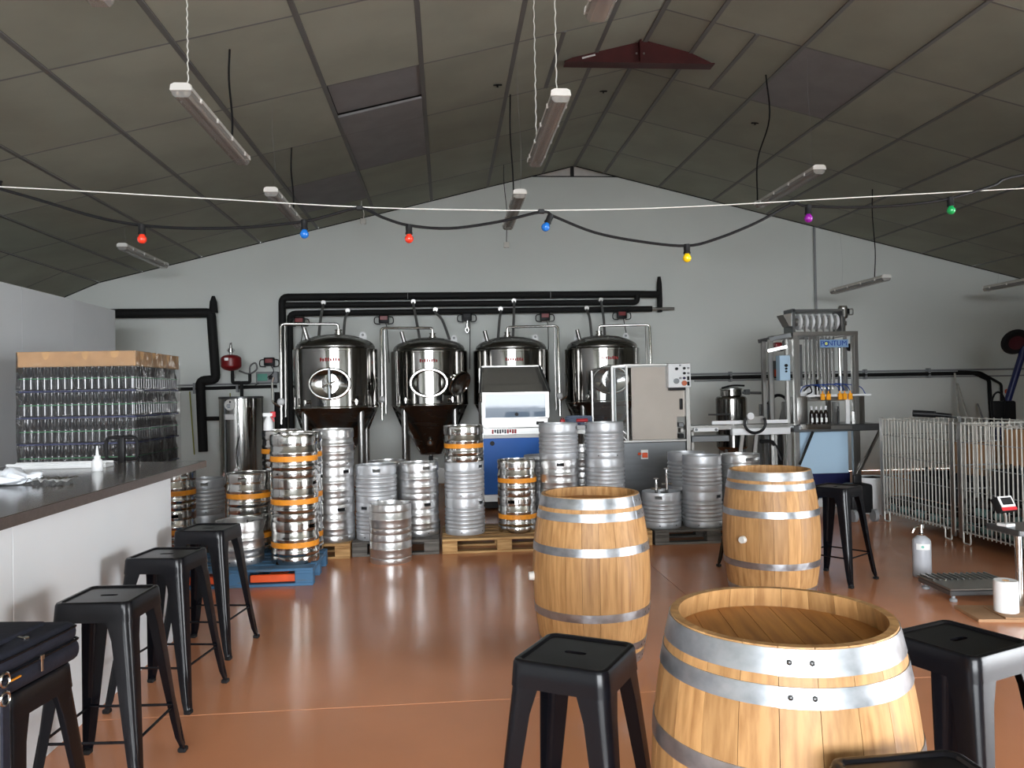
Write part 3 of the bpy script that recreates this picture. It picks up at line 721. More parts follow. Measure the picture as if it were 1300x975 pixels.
# soft navy bag on the first stool
bgt = thing('laptop_bag', 'navy soft zip bag lying on the front counter stool', 'bag', (-1.33, 2.42, SH), math.radians(-8))
def softbox(x0, x1, y0, y1, z0, z1, b, wob):
    m = MB().rbox(x0, x1, y0, y1, z0, z1, b, 5)
    m.v = [(x + wob * math.sin(13 * y + 9 * z), y + wob * math.sin(11 * x + 5 * z), z + (wob * math.sin(9 * x + 8 * y) if z > z0 + 0.02 else 0)) for x, y, z in m.v]
    return m
body = softbox(-0.23, 0.17, -0.23, 0.16, 0.001, 0.068, 0.03, 0.004).build('main_pocket', M_NAVYFAB, bgt, angle=60)
softbox(-0.225, 0.165, -0.225, 0.155, 0.060, 0.118, 0.028, 0.004).build('top_pocket', M_NAVYFAB, bgt, angle=60)
softbox(-0.20, 0.09, -0.19, 0.11, 0.110, 0.130, 0.01, 0.003).build('flap', M_NAVYFAB, bgt, angle=60)
for z, h in ((0.066, 1.0), (0.106, 0.975)):
    MB().tube(smooth_path([(x * h, y * h, z) for x, y in [(0.10, -0.226), (0.155, -0.218), (0.170, -0.18), (0.172, 0.0), (0.170, 0.11), (0.155, 0.155), (0.05, 0.162)]], 4), 0.004, 6).build('zip_piping', M_BLKPAINT, bgt)
for (x, y, z, rx_, ry_, rz_) in ((0.178, -0.04, 0.066, 0.0, 0.0, PI / 2), (0.105, -0.13, 0.124, PI / 2, 0.0, 0.4), (0.12, -0.03, 0.122, PI / 2, 0.0, 1.2)):
    zp = MB().rbox(-0.008, 0.008, -0.004, 0.004, -0.004, 0.012, 0.002, 1).rbox(-0.005, 0.005, -0.002, 0.002, -0.036, -0.002, 0.0015, 1).build('zip_pull', M_MIRROR, bgt)
    zp.location = (x, y, z); zp.rotation_euler = (rx_, ry_, rz_)
for z in (0.062, 0.012): MB().tube([(0.180, -0.195 + 0.018 * math.cos(a), z + 0.018 * math.sin(a)) for a in [2 * PI * k / 14 for k in range(14)]], 0.0038, 6, closed=True).build('metal_ring', M_MIRROR, bgt)
MB().rbox(0.170, 0.178, -0.215, -0.175, 0.018, 0.056, 0.002, 1).build('ring_tab', M_NAVYFAB, bgt)
MB().rbox(0.176, 0.183, -0.21, -0.18, -0.32, -0.002, 0.002, 1).build('hanging_strap', M_NAVYFAB, bgt)
MB().rbox(0.168, 0.174, -0.165, -0.12, 0.044, 0.049, 0.001, 1).build('orange_tab', M_ORANGE, bgt)

# ------------------------------------------------------------------ wrapped pallet of empty bottles
BX0, BX1, BY0, BY1 = -3.97, -2.93, 7.72, 8.92
bp = thing('bottle_pallet', 'shrink wrapped pallet of dark glass bottles under a cardboard lid', 'bottle pallet', ((BX0 + BX1) / 2, (BY0 + BY1) / 2, 0))
pc = ((BX0 + BX1) / 2, (BY0 + BY1) / 2)
for k in range(5):
    y = BY0 + 0.07 + (BY1 - BY0 - 0.14) * k / 4; MB().box(BX0, BX1, y - 0.07, y + 0.07, 0.12, 0.142).build('pallet_board', M_PINE, bp, world=True)
for x in (BX0 + 0.07, pc[0], BX1 - 0.07):
    MB().box(x - 0.07, x + 0.07, BY0, BY1, 0, 0.12).build('pallet_runner', M_PINE, bp, world=True)
LH = 0.2485; Z0 = 0.145; NL = 7
NX = 17; NY = 19; px_ = (BX1 - BX0) / NX; py_ = (BY1 - BY0) / NY
bprof = [(0.0001, 0.002), (0.026, 0.002), (0.0298, 0.008), (0.0298, 0.013), (0.0298, 0.120), (0.0298, 0.125), (0.026, 0.145), (0.015, 0.172), (0.0135, 0.215), (0.0155, 0.217), (0.0155, 0.228), (0.0001, 0.228)]
bmesh_ = MB().lathe(bprof, 14).mesh('bottle', 40); bmesh_.materials.append(M_GLASSBTL)
def add_bottle(x, y, z):
    o = bpy.data.objects.new('bottle', bmesh_); COL.objects.link(o); o.parent = bp; o.location = (x - pc[0], y - pc[1], z)
inner = MB()
lowp = [(0.0001, 0.228), (0.0155, 0.228), (0.014, 0.172), (0.0298, 0.13), (0.0298, 0.004)]
for l in range(NL):
    z = Z0 + l * LH
    for i in range(NX):
        for j in range(NY):
            x = BX0 + px_ * (i + 0.5); y = BY0 + py_ * (j + 0.5)
            if (j == 0 or i == NX - 1) and l >= 3: add_bottle(x, y, z + 0.008)
            elif j == 0 or i >= NX - 1 or j == 1 or i == NX - 2: inner.lathe(lowp, 6, c=(x, y, z + 0.008))
o = inner.build('inner_bottles', M_GLASSBTL, bp, world=True); o['kind'] = 'stuff'
for l in range(NL + 1):
    z = Z0 + l * LH
    MB().box(BX0 - 0.004, BX1 + 0.004, BY0 - 0.004, BY1 + 0.004, z - 0.008, z + 0.007).build('layer_pad', M_PAD, bp, world=True)
for l in range(NL):
    z = Z0 + l * LH + 0.115
    MB().box(BX0 - 0.002, BX1 + 0.002, BY0 - 0.003, BY0 - 0.001, z, z + 0.007).box(BX1 + 0.001, BX1 + 0.003, BY0 - 0.002, BY1, z, z + 0.007).build('green_layer_band', M_GREENBAND, bp, world=True)  # thin green band along two sides of each bottle layer
zt = Z0 + NL * LH
MB().rbox(BX0 - 0.012, BX1 + 0.012, BY0 - 0.012, BY1 + 0.012, zt - 0.02, zt + 0.125, 0.006, 1).build('cardboard_lid', M_CARD, bp, world=True)
def wavy_film():
    m = MB(); nx, nz = 24, 40; e = 0.022; x0, x1, y0, y1 = BX0 - e, BX1 + e, BY0 - e, BY1 + e
    per = [(x0 + (x1 - x0) * i / nx, y0, 0, -1) for i in range(nx)] + [(x1, y0 + (y1 - y0) * i / nx, 1, 0) for i in range(nx)] + [(x1 - (x1 - x0) * i / nx, y1, 0, 1) for i in range(nx)] + [(x0, y1 - (y1 - y0) * i / nx, -1, 0) for i in range(nx)]
    vs = []; n = len(per)
    for k in range(nz + 1):
        z = 0.02 + (zt + 0.128 - 0.02) * k / nz
        ph = ((z - Z0) % LH) / LH
        for i, (x, y, a, b) in enumerate(per):
            d = 0.006 * math.sin(i * 0.9 + k * 0.3) + 0.004 * math.sin(i * 2.3 - k * 0.7) - 0.008 * math.sin(PI * ph) ** 2
            vs.append((x + a * d, y + b * d, z))
    fs = [(k * n + i, k * n + (i + 1) % n, (k + 1) * n + (i + 1) % n, (k + 1) * n + i) for k in range(nz) for i in range(n)]
    return m.add(vs, fs)
wavy_film().build('stretch_film', M_FILM, bp, world=True, angle=80)
# pallet truck whose handle shows above the counter
tk = thing('pallet_truck', 'black looped pallet truck handle standing behind the counter', 'pallet truck', (-2.62, 6.35, 0))
hc = (-2.494, 6.300, 1.173)
MB().tube(round_path([(hc[0] - 0.03, hc[1], hc[2] - 0.085), (hc[0] - 0.115, hc[1], hc[2] - 0.085), (hc[0] - 0.115, hc[1], hc[2] + 0.085), (hc[0] + 0.115, hc[1], hc[2] + 0.085), (hc[0] + 0.115, hc[1], hc[2] - 0.085), (hc[0] + 0.03, hc[1], hc[2] - 0.085)], 0.045), 0.0135, 10).build('handle_loop', M_BLKPLASTIC, tk, world=True)
MB().rbox(hc[0] - 0.026, hc[0] + 0.026, hc[1] - 0.02, hc[1] + 0.02, hc[2] - 0.13, hc[2] + 0.085, 0.008, 2).build('handle_stem', M_BLKPLASTIC, tk, world=True)
MB().bar((hc[0] - 0.07, hc[1] - 0.015, hc[2] - 0.01), (hc[0] - 0.01, hc[1] - 0.015, hc[2] + 0.02), 0.012).build('release_lever', M_BLKPLASTIC, tk, world=True)
MB().tube([(hc[0], hc[1], hc[2] - 0.1), (hc[0], hc[1] + 0.12, 0.2)], 0.02, 10).build('shaft', M_BLKPAINT, tk, world=True)
MB().rbox(hc[0] - 0.14, hc[0] + 0.14, hc[1] + 0.05, hc[1] + 0.2, 0.06, 0.26, 0.02, 2).build('pump_housing', M_REDWOOD, tk, world=True)
for s in (-1, 1):
    MB().rbox(hc[0] + s * 0.19 - 0.08, hc[0] + s * 0.19 + 0.08, hc[1] + 0.2, hc[1] + 1.15, 0.05, 0.1, 0.01, 1).build('fork', M_REDWOOD, tk, world=True)
    MB().cyl((hc[0] + s * 0.06 - 0.03, hc[1] + 0.12, 0.09), (hc[0] + s * 0.06 + 0.03, hc[1] + 0.12, 0.09), 0.09).build('wheel', M_BLKPLASTIC, tk, world=True)
# timber crate on top of the cold room
cx = thing('timber_crate', 'pine crate corner on top of the cold room at the left edge', 'crate', (-4.9, 8.45, 2.80))
for k in range(3): MB().rbox(-5.2, -4.62, 8.05, 8.62, 2.80 + k * 0.036, 2.832 + k * 0.036, 0.003, 1).build('plank', M_CARD, cx, world=True)

# ------------------------------------------------------------------ conical fermenters
def fermenter(x, y, side, label, door_open=False, zoff=0.0):
    t = thing('fermenter_tank', label, 'tank', (x, y, 0), 0, 'conical fermenter tanks')
    R = 0.61
    MB().lathe([(0.56, 1.372), (0.605, 1.372), (0.61, 1.38), (0.61, 2.21), (0.604, 2.218), (0.56, 2.22)], 64).build('jacket', M_TANK, t, angle=40)
    dome = [(0.562, 2.215), (0.57, 2.235), (0.567, 2.262), (0.545, 2.30), (0.50, 2.335), (0.42, 2.372), (0.30, 2.41), (0.15, 2.436), (0.0001, 2.443)]
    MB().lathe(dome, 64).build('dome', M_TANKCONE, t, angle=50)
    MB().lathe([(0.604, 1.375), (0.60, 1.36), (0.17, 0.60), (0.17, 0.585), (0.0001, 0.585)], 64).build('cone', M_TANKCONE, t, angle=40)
    MB().lathe([(0.613, 1.395), (0.616, 1.39), (0.616, 1.368), (0.607, 1.36)], 64).build('weld_ring', M_TANK, t)
    out = MB().tube(round_path([(0, 0, 0.59), (0, 0, 0.44), (0.0, -0.16, 0.44)], 0.06), 0.03, 12).build('outlet', M_MIRROR, t)
    MB().rbox(-0.035, 0.035, -0.07, 0.02, 0.47, 0.55, 0.008, 1).build('butterfly_valve', M_BLKPLASTIC, out)
    MB().bar((0.0, -0.05, 0.53), (0.13, -0.07, 0.50), 0.02).build('valve_handle', M_STEEL, out)
    # legs with gussets
    for sx in (-1, 1):
        for sy in (-1, 1):
            lx2, ly2 = sx * 0.39, sy * 0.36
            lg = MB().cyl((lx2, ly2, 0.02), (lx2, ly2, 1.37), 0.048, n=16).build('leg', M_STEEL, t)
            MB().lathe([(0.0001, 0), (0.07, 0), (0.07, 0.02), (0.03, 0.03)], 12, c=(lx2, ly2, 0)).build('foot_plate', M_STEEL, lg)
            MB().bar((lx2 * 1.02, ly2 * 1.02, 0.98), (sx * 0.575, ly2 * 0.30, 1.36), 0.035, 0.012).build('gusset', M_TANKCONE, lg)
    # manway
    zc = 1.71
    def oval(a, b, y_, n=40): return [(a * math.cos(2 * PI * k / n), y_, zc + b * math.sin(2 * PI * k / n)) for k in range(n)]
    mw = MB().tube(oval(0.275, 0.205, -R - 0.035), 0.024, 10, closed=True).build('manway_ring', M_MIRROR, t)
    nk = MB(); n = 40; a_, b_ = 0.283, 0.212; vs = oval(a_, b_, -R - 0.035) + oval(a_, b_, -R + 0.10); nk.add(vs, [(i, (i + 1) % n, n + (i + 1) % n, n + i) for i in range(n)]).build('neck', M_STEEL, mw)
    def lid(m, y_, a=0.262, b=0.192, depth=0.045):
        rings = [(1, 0), (0.97, 0.012), (0.8, depth * 0.6), (0.5, depth * 0.9), (0.2, depth), (0.001, depth)]; vs = []; n = 32
        for s_, d_ in rings: vs += [(a * s_ * math.cos(2 * PI * k / n), y_ + d_, zc + b * s_ * math.sin(2 * PI * k / n)) for k in range(n)]
        return m.add(vs, [(q * n + i, q * n + (i + 1) % n, (q + 1) * n + (i + 1) % n, (q + 1) * n + i) for q in range(len(rings) - 1) for i in range(n)])
    if not door_open:
        ld = lid(MB(), -R - 0.03).build('manway_lid', M_MIRROR, t)
        MB().rbox(-0.016, 0.016, -R - 0.075, -R - 0.05, zc - 0.215, zc + 0.215, 0.006, 1).build('clamp_bar', M_DARKSTEEL, ld)
        MB().cyl((0, -R - 0.12, zc), (0, -R - 0.03, zc), 0.014, n=12).build('screw', M_MIRROR, ld)
        for q in range(4):
            a = 0.4 + q * PI / 2; MB().cyl((0, -R - 0.115, zc), (0.095 * math.cos(a), -R - 0.115, zc + 0.095 * math.sin(a)), 0.008, n=8).build('wheel_spoke', M_MIRROR, ld)
    else:
        lid(MB(), -R + 0.03, 0.27, 0.2, 0.0).build('inner_wall', M_TANK, t)
        M = Matrix.Translation((0.47, -R - 0.11, zc - 0.02)) @ Matrix.Rotation(math.radians(38), 4, 'Y') @ Matrix.Rotation(math.radians(62), 4, 'Z') @ Matrix.Translation((0, 0, -zc))
        m = lid(MB(), 0.0); m.v = [tuple(M @ Vector(v)) for v in m.v]
        ld = m.build('manway_lid', M_MIRROR, t); so = ld.modifiers.new('thick', 'SOLIDIFY'); so.thickness = 0.012
        m = MB().tube(oval(0.262, 0.192, 0.0), 0.014, 8, closed=True); m.v = [tuple(M @ Vector(v)) for v in m.v]; m.build('lid_rim', M_MIRROR, ld)
        MB().tube(round_path([(0.33, -R - 0.03, zc + 0.05), (0.36, -R - 0.10, zc + 0.12), (0.44, -R - 0.10, zc + 0.08)], 0.03), 0.012, 8).build('hinge_arm', M_MIRROR, ld)
    MB().rbox(-0.03, 0.04, -0.52, -0.50, 1.215, 1.285, 0.004, 1, Matrix.Translation((0, 0.03, 0)) ).build('type_plate', M_STEEL, t)
    # maker's name: red marks, not legible in the photograph
    for q in range(8):
        a = math.radians(-90 - 11.5 + q * 3.3); M = Matrix.Translation((R * math.cos(a), R * math.sin(a), 2.05)) @ Matrix.Rotation(a, 4, 'Z')
        MB().box(-0.002, 0.0015, -0.013, 0.011, -0.024, 0.024 - 0.01 * (q % 3 == 1), M).build('name_mark', M_REDPRINT, t)
    rail = MB().tube([((R + 0.012) * math.cos(a), (R + 0.012) * math.sin(a), 2.185) for a in [math.radians(-112 + 4 * k) for k in range(12)]], 0.008, 6).build('label_rail', M_MIRROR, t)
    for sx in (-1, 1):
        lug = MB().prism([(sx * 0.40 - 0.055, 2.33), (sx * 0.40 + 0.055, 2.33), (sx * 0.40 + 0.05, 2.43), (sx * 0.40 + 0.02, 2.475), (sx * 0.40 - 0.02, 2.475), (sx * 0.40 - 0.05, 2.43)], -0.012, 0.0).build('lifting_lug', M_WHITEPL, t)
        MB().cyl((sx * 0.40, -0.016, 2.43), (sx * 0.40, 0.004, 2.43), 0.02, n=12).build('lug_hole', M_GREYPL, lug)
    # cleaning arm: from the dome centre to the side and down
    nz_ = MB().lathe([(0.06, 2.43), (0.06, 2.455), (0.045, 2.46), (0.045, 2.49), (0.055, 2.492), (0.055, 2.505), (0.0001, 2.505)], 20, c=(0.06 * side * -1, -0.1, 0)).build('dome_nozzle', M_MIRROR, t)
    xs_ = side * 0.735
    MB().tube(round_path([(-0.06 * side, -0.1, 2.49), (-0.06 * side, -0.1, 2.585), (xs_, -0.25, 2.585), (xs_, -0.30, 1.15)], 0.06), 0.021, 12).build('cleaning_pipe', M_MIRROR, t)
    MB().tube(round_path([(xs_ + side * -0.055, -0.22, 2.56), (xs_ + side * -0.055, -0.26, 1.25)], 0.05), 0.016, 10).build('return_pipe', M_STEEL, t)
    MB().ball((xs_, -0.30, 1.47), 0.055, 16, 10).build('sample_ball', M_WHITEPL, t)
    MB().tube(round_path([(xs_, -0.30, 1.40), (xs_ + side * 0.12, -0.30, 1.46), (xs_ + side * 0.12, -0.30, 1.75), (xs_ + side * 0.10, -0.30, 1.82)], 0.05), 0.016, 8).build('vent_branch', M_MIRROR, t)
    MB().cyl((-0.17 * 2.2, -0.12, 2.33), (-0.17 * 2.5, -0.14, 2.53), 0.032, n=14).build('dome_stub', M_STEEL, t)
    for sx, z in ((-0.33, 1.46), (0.33, 1.46)):
        y_ = -math.sqrt(R * R - sx * sx)
        k = MB().cyl((sx, y_ + 0.02, z), (sx * 1.08, y_ - 0.07, z), 0.026, n=12).build('sample_port', M_MIRROR, t)
        MB().cyl((sx * 1.08, y_ - 0.07, z - 0.05), (sx * 1.08, y_ - 0.07, z + 0.03), 0.014, n=10).build('sample_tap', M_MIRROR, k)
    cz = 0.80; rr = 0.17 + (cz - 0.60) / (1.36 - 0.60) * 0.43
    cp = MB().cyl((0, -rr + 0.02, cz), (0, -rr - 0.06, cz - 0.02), 0.05, n=18).build('cone_port', M_MIRROR, t)
    MB().cyl((0, -rr - 0.06, cz - 0.02), (0, -rr - 0.075, cz - 0.022), 0.022, n=12).build('port_cap', M_DARKSTEEL, cp)
    return t
fermenter(-1.604, 11.75, -1, 'conical steel fermenter with closed handwheel manway, leftmost tank')
fermenter(-0.254, 12.65, -1, 'conical steel fermenter with its oval manway lid swung open', True)
fermenter(1.058, 12.65, 1, 'conical steel fermenter rising behind the blue machine')
fermenter(2.543, 12.65, 1, 'conical steel fermenter behind the beige paneled machine, rightmost tank')
# drip kerb in front of the tanks
kb = thing('drip_kerb', 'low white kerb on the floor before the fermenters', 'kerb', (0.0, 11.0, 0))
MB().rbox(-2.3, 0.36, 10.95, 11.07, 0.30, 0.52, 0.008, 1).build('beam', M_WHITEPL, kb, world=True)
for x in (-2.1, -0.8, 0.25): MB().rbox(x - 0.03, x + 0.03, 10.98, 11.04, 0.0, 0.30, 0.005, 1).build('support', M_STEEL, kb, world=True)

# ------------------------------------------------------------------ black insulated cooling pipes
def pipe(label, pts, r=0.055, name='insulated_pipe', rr=0.10, m=None):
    o = MB().tube(round_path(pts, rr), r, 12).build(name, m or M_BLACK)
    return tag(o, label, 'pipe', 'black insulated pipes')
Y1 = 13.55
a0 = (-2.725, 13.550, 3.211); b0 = (3.372, 13.550, 3.169)
top = pipe('uppermost black insulated pipe above the fermenters with its long drop on the left', [(a0[0], Y1, 0.05), (a0[0], Y1, 3.22), (3.30, Y1, 3.22), (3.76, Y1, 3.21)], 0.062)
midp = pipe('second black insulated pipe above the fermenters, bending up at its right end', [(a0[0] + 0.06, Y1 - 0.03, 3.08), (3.36, Y1 - 0.03, 3.075), (3.36, Y1 - 0.03, 3.20)], 0.05, rr=0.08)
lowp_ = pipe('lowest black insulated pipe above the fermenters ending in a bare steel stub', [(a0[0] + 0.13, Y1 - 0.03, 0.05), (a0[0] + 0.13, Y1 - 0.03, 2.94), (3.62, Y1 - 0.03, 2.955)], 0.05)
MB().cyl((3.6, Y1 - 0.03, 2.955), (4.02, Y1 - 0.03, 2.955), 0.026).build('steel_stub', M_STEEL, lowp_)
MB().tube([(3.77, Y1, 2.90), (3.77, Y1, 3.10), (3.77, Y1, 3.28), (3.77, Y1, 3.40), (3.77, Y1, 3.52)], [0.045, 0.052, 0.05, 0.045, 0.028], 12).build('air_vent', M_BLACK, top)
for x in (-0.62, 1.83):
    for z, q in ((3.22, 0.064), (3.077, 0.052), (2.945, 0.052)): 
        MB().tube([(x, Y1 - 0.02, z), (x + 0.008, Y1 - 0.02, z)], q, 12).build('pipe_joint', M_GREYPL, top)
la = (-5.516, 13.550, 2.975); lb = (-3.891, 13.550, 2.970); lc = (-4.036, 13.550, 1.852); ld_ = (-4.054, 13.550, 0.628)
lp = pipe('black insulated pipe on the left dropping beside the water heater', [(-7.0, Y1, la[2]), (lb[0], Y1, lb[2]), (lb[0] + 0.06, Y1, lc[2]), (lc[0] - 0.05, Y1, lc[2] - 0.02), (ld_[0], Y1, 0.65)], 0.078, rr=0.07)
MB().tube([(lb[0] + 0.04, Y1, lb[2]), (lb[0] + 0.04, Y1, lb[2] + 0.18), (lb[0] + 0.04, Y1, lb[2] + 0.28)], [0.075, 0.06, 0.025], 12).build('air_vent', M_BLACK, lp)
MB().tube([(ld_[0], Y1, 1.20), (-3.35, 13.3, 1.20)], 0.035, 10).build('heater_branch', M_BLACK, lp)
sp = pipe('short black insulated pipe drop right of the heater', [((-2.793, 13.400, 1.853)[0], 13.42, 1.62), ((-2.793, 13.400, 1.853)[0], 13.42, 0.6)], 0.06)
# flexible hoses from pipes to the domes
for (xa, za, yb, xb, k) in ((-2.02, 3.08, 11.75, -1.86, 0), (-1.62, 2.94, 11.75, -1.50, 1), (-0.52, 3.08, 12.65, -0.40, 2), (-0.15, 2.94, 12.65, 0.08, 3), (0.96, 2.94, 12.65, 0.86, 4), (1.19, 3.08, 12.65, 1.10, 5), (2.45, 2.94, 12.65, 2.40, 6), (2.70, 3.08, 12.65, 2.62, 7)):
    words_ = ['first hose over the leftmost tank', 'second hose over the leftmost tank', 'left hose over the open tank', 'right hose over the open tank', 'left hose over the tank behind the blue machine', 'right hose over the tank behind the blue machine', 'left hose over the rightmost tank', 'right hose over the rightmost tank']
    h = MB().tube(smooth_path([(xa, 13.47, za + 0.06), (xa, 13.40, za - 0.02), (xa + (xb - xa) * 0.5, (13.4 + yb) / 2, 2.75), (xb, yb + 0.1, 2.40)], 6), 0.022, 8).build('coolant_hose', M_HOSE)
    tag(h, 'grey coolant hose, ' + words_[k], 'hose', 'coolant hoses')
    MB().cyl((xa, 13.50, za + 0.03), (xa, 13.42, za + 0.03), 0.04, n=10).build('hose_clamp', M_STEEL, h)
# red digital thermostats hanging from the pipes
def thermostat(x, z, y, label, tail, red=True):
    t = thing('temperature_controller', label, 'controller', (x, y, z), 0, 'temperature controllers')
    MB().rbox(-0.085, 0.085, -0.04, 0.04, -0.07, 0.07, 0.012, 2).build('case', M_BLKPLASTIC, t)
    MB().rbox(-0.062, 0.062, -0.046, -0.038, -0.02, 0.048, 0.004, 1).build('display', M_RED if red else M_BLKPLASTIC, t)
    for s in (-1, 1): MB().tube(smooth_path([(s * 0.08, 0, 0.04), (s * 0.15, 0, 0.02), (s * 0.15, 0, -0.07), (s * 0.06, 0, -0.085)], 5), 0.009, 6).build('cable_loop', M_BLKPLASTIC, t)
    MB().tube(smooth_path([(0.03, 0, -0.06), (0.05, 0.0, -0.2), (tail[0], tail[2], tail[1])], 5), 0.007, 6).build('probe_cable', M_BLKPLASTIC, t)
    return t
thermostat(-2.42, 2.80, 13.42, 'red display temperature controller above the leftmost tank', (0.15, -0.62, -1.0))
thermostat(-1.02, 2.82, 13.42, 'red display temperature controller between the first two tanks', (0.1, -0.75, -0.3))
thermostat(1.72, 2.83, 13.42, 'red display temperature controller above the blue machine side', (0.02, -0.7, -0.2))
thermostat(3.06, 2.85, 13.42, 'red display temperature controller above the rightmost tank', (0.02, -0.55, -0.4))
t = thermostat(0.38, 2.84, 13.42, 'black cable hook controller between the second and third tanks', (0.03, -0.9, -0.1), False)
MB().tube(smooth_path([(0.01, -0.02, -0.07), (0.0, -0.02, -0.16), (0.03, -0.02, -0.22), (0.0, -0.02, -0.27), (-0.03, -0.02, -0.22), (0.0, -0.02, -0.17)], 4), 0.012, 6).build('hook', M_STEEL, t)

# ------------------------------------------------------------------ water heater corner
hx = (-3.260, 12.900, 1.562)
wh = thing('water_heater', 'tall stainless water heater cylinder beside the black pipe', 'water heater', (hx[0], 12.9, 0))
MB().lathe([(0.0001, 0.06), (0.33, 0.06), (0.335, 0.07), (0.335, 1.54), (0.325, 1.555), (0.0001, 1.56)], 48).build('shell', M_MIRROR, wh)
MB().lathe([(0.338, 1.525), (0.341, 1.53), (0.341, 1.55), (0.33, 1.56)], 48).build('top_rim', M_DARKSTEEL, wh)
MB().cyl((-0.09, -0.328, 1.43), (-0.092, -0.337, 1.43), 0.085, n=28).build('round_label', M_LABELW, wh)
MB().cyl((-0.085, -0.338, 1.475), (-0.0855, -0.3395, 1.475), 0.018, n=14).build('label_mark', M_TEXTD, wh)
for k, w in enumerate((0.085, 0.10, 0.07)): MB().box(-0.09 - w / 2, -0.09 + w / 2, -0.3395, -0.3365, 1.428 - k * 0.022, 1.438 - k * 0.022).build('label_line', mat('faint_blue_print', srgb(70, 84, 120), 0.6), wh)
MB().rbox(-0.16, -0.02, -0.345, -0.31, 1.20, 1.29, 0.004, 1).build('rating_plate', M_STEEL, wh)
MB().rbox(-0.185, -0.165, -0.315, -0.285, 0.2, 1.50, 0.004, 1).build('seam_strip', M_DARKSTEEL, wh)
dv = MB().cyl((0.02, -0.33, 0.42), (0.02, -0.45, 0.42), 0.03, n=12).build('drain_valve', M_MIRROR, wh)
MB().tube(smooth_path([(0.02, -0.36, 0.48), (0.0, -0.37, 0.7), (0.06, -0.36, 0.95)], 5), 0.007, 6).build('sensor_cable', M_BLKPLASTIC, wh)
for a in (0.6, 2.6, 4.7): MB().cyl((0.27 * math.cos(a), 0.27 * math.sin(a), 0), (0.27 * math.cos(a), 0.27 * math.sin(a), 0.08), 0.025, n=10).build('foot', M_BLKPLASTIC, wh)
MB().tube(round_path([(0.0, 0.05, 1.54), (0.0, 0.05, 1.78), (-0.14, 0.05, 1.78), (-0.14, 0.05, 1.98)], 0.03), 0.028, 10).build('black_riser', M_BLACK, wh)
MB().tube(round_path([(0.0, 0.05, 1.78), (0.13, 0.05, 1.78), (0.13, 0.05, 1.92)], 0.03), 0.026, 10).build('black_riser', M_BLACK, wh)
MB().tube(smooth_path([(0.13, 0.05, 1.90), (0.14, 0.05, 2.04), (0.22, 0.05, 2.09), (0.24, 0.05, 1.99), (0.12, 0.05, 1.92), (-0.04, 0.06, 1.97)], 6), 0.014, 8).build('loop_hose', M_HOSE, wh)
ev = thing('expansion_vessel', 'dark red expansion vessel above the water heater', 'vessel', (hx[0] - 0.16, 12.95, 1.97))
MB().lathe([(0.03, 0.0), (0.10, 0.02), (0.145, 0.05), (0.158, 0.075), (0.158, 0.20), (0.145, 0.225), (0.10, 0.25), (0.03, 0.262)], 32).build('tank', M_RED, ev)
MB().box(-0.06, 0.0, -0.162, -0.150, 0.16, 0.205).build('label_plate', M_STEEL, ev)
vb = MB().lathe([(0.022, 0.255), (0.022, 0.29), (0.04, 0.295), (0.04, 0.36), (0.022, 0.365), (0.02, 0.42), (0.012, 0.43), (0.018, 0.44), (0.018, 0.46), (0.0001, 0.465)], 14).build('safety_valve', M_STEEL, ev)
MB().cyl((-0.06, 0, 0.33), (0.06, 0, 0.33), 0.016, n=10).build('valve_body', M_STEEL, vb)
MB().tube([(0.05, 0, 0.03), (0.05, 0.02, -0.12)], 0.012, 8).build('drop_pipe', M_STEEL, ev)
tc_ = thermostat((-2.952, 13.500, 2.135)[0], (-2.952, 13.500, 2.135)[2], 13.55, 'small red display controller on the wall above the turquoise box', (-0.30, -0.42, 0.08))
tb = thing('control_box', 'turquoise fronted control box on the wall right of the heater', 'control box', ((-2.991, 13.600, 1.874)[0], 13.62, (-2.991, 13.600, 1.874)[2]))
MB().rbox(-0.19, 0.17, -0.05, 0.075, -0.095, 0.095, 0.01, 1).build('case', M_GREYPL, tb)
MB().rbox(-0.165, 0.0, -0.058, -0.045, -0.06, 0.06, 0.004, 1).build('screen', M_TURQ, tb)
MB().rbox(0.02, 0.09, -0.058, -0.045, -0.04, 0.03, 0.004, 1).build('dark_window', M_BLKPLASTIC, tb)

# conduits along the back wall
def conduit(label, pts, r, m, name='wall_conduit', clamps=()):
    t = MB().tube(round_path(pts, 0.05), r, 8).build(name, m); tag(t, label, 'conduit', 'wall conduits')
    for c in clamps: MB().rbox(c[0] - 0.02, c[0] + 0.02, c[1] - 0.03, BW - 0.002, c[2] - 0.08, c[2] + 0.1, 0.004, 1).build('clamp', M_GREYPL, t)
    return t
conduit('black conduit on the left wall stretch behind the heater', [(-4.55, 13.62, 1.70), (-2.85, 13.62, 1.72)], 0.028, M_BLACK, clamps=((-4.2, 13.62, 1.70), (-3.5, 13.62, 1.71)))
conduit('thin grey conduit above the black one behind the heater', [(-4.55, 13.65, 1.765), (-2.85, 13.65, 1.775)], 0.014, M_GREYPL)
conduit('thick black cable run across the right wall turning down past the cages', [(4.25, 13.62, 1.735), (9.62, 13.62, 1.73), (9.90, 13.62, 1.60), (9.95, 13.62, 0.2)], 0.034, M_BLACK, clamps=((5.05, 13.62, 1.735), (7.55, 13.62, 1.735), (8.75, 13.62, 1.735)))
conduit('second black cable dropping behind the cages', [(9.3, 13.60, 1.76), (9.72, 13.60, 1.74), (10.12, 13.60, 1.52), (10.12, 13.60, 0.2)], 0.024, M_BLACK)
conduit('thin grey conduit above the cable run on the right wall', [(4.25, 13.65, 1.80), (11.9, 13.65, 1.79)], 0.016, M_GREYPL)
conduit('lower thin grey conduit on the right wall', [(4.4, 13.66, 1.68), (11.9, 13.66, 1.67)], 0.012, M_GREYPL)
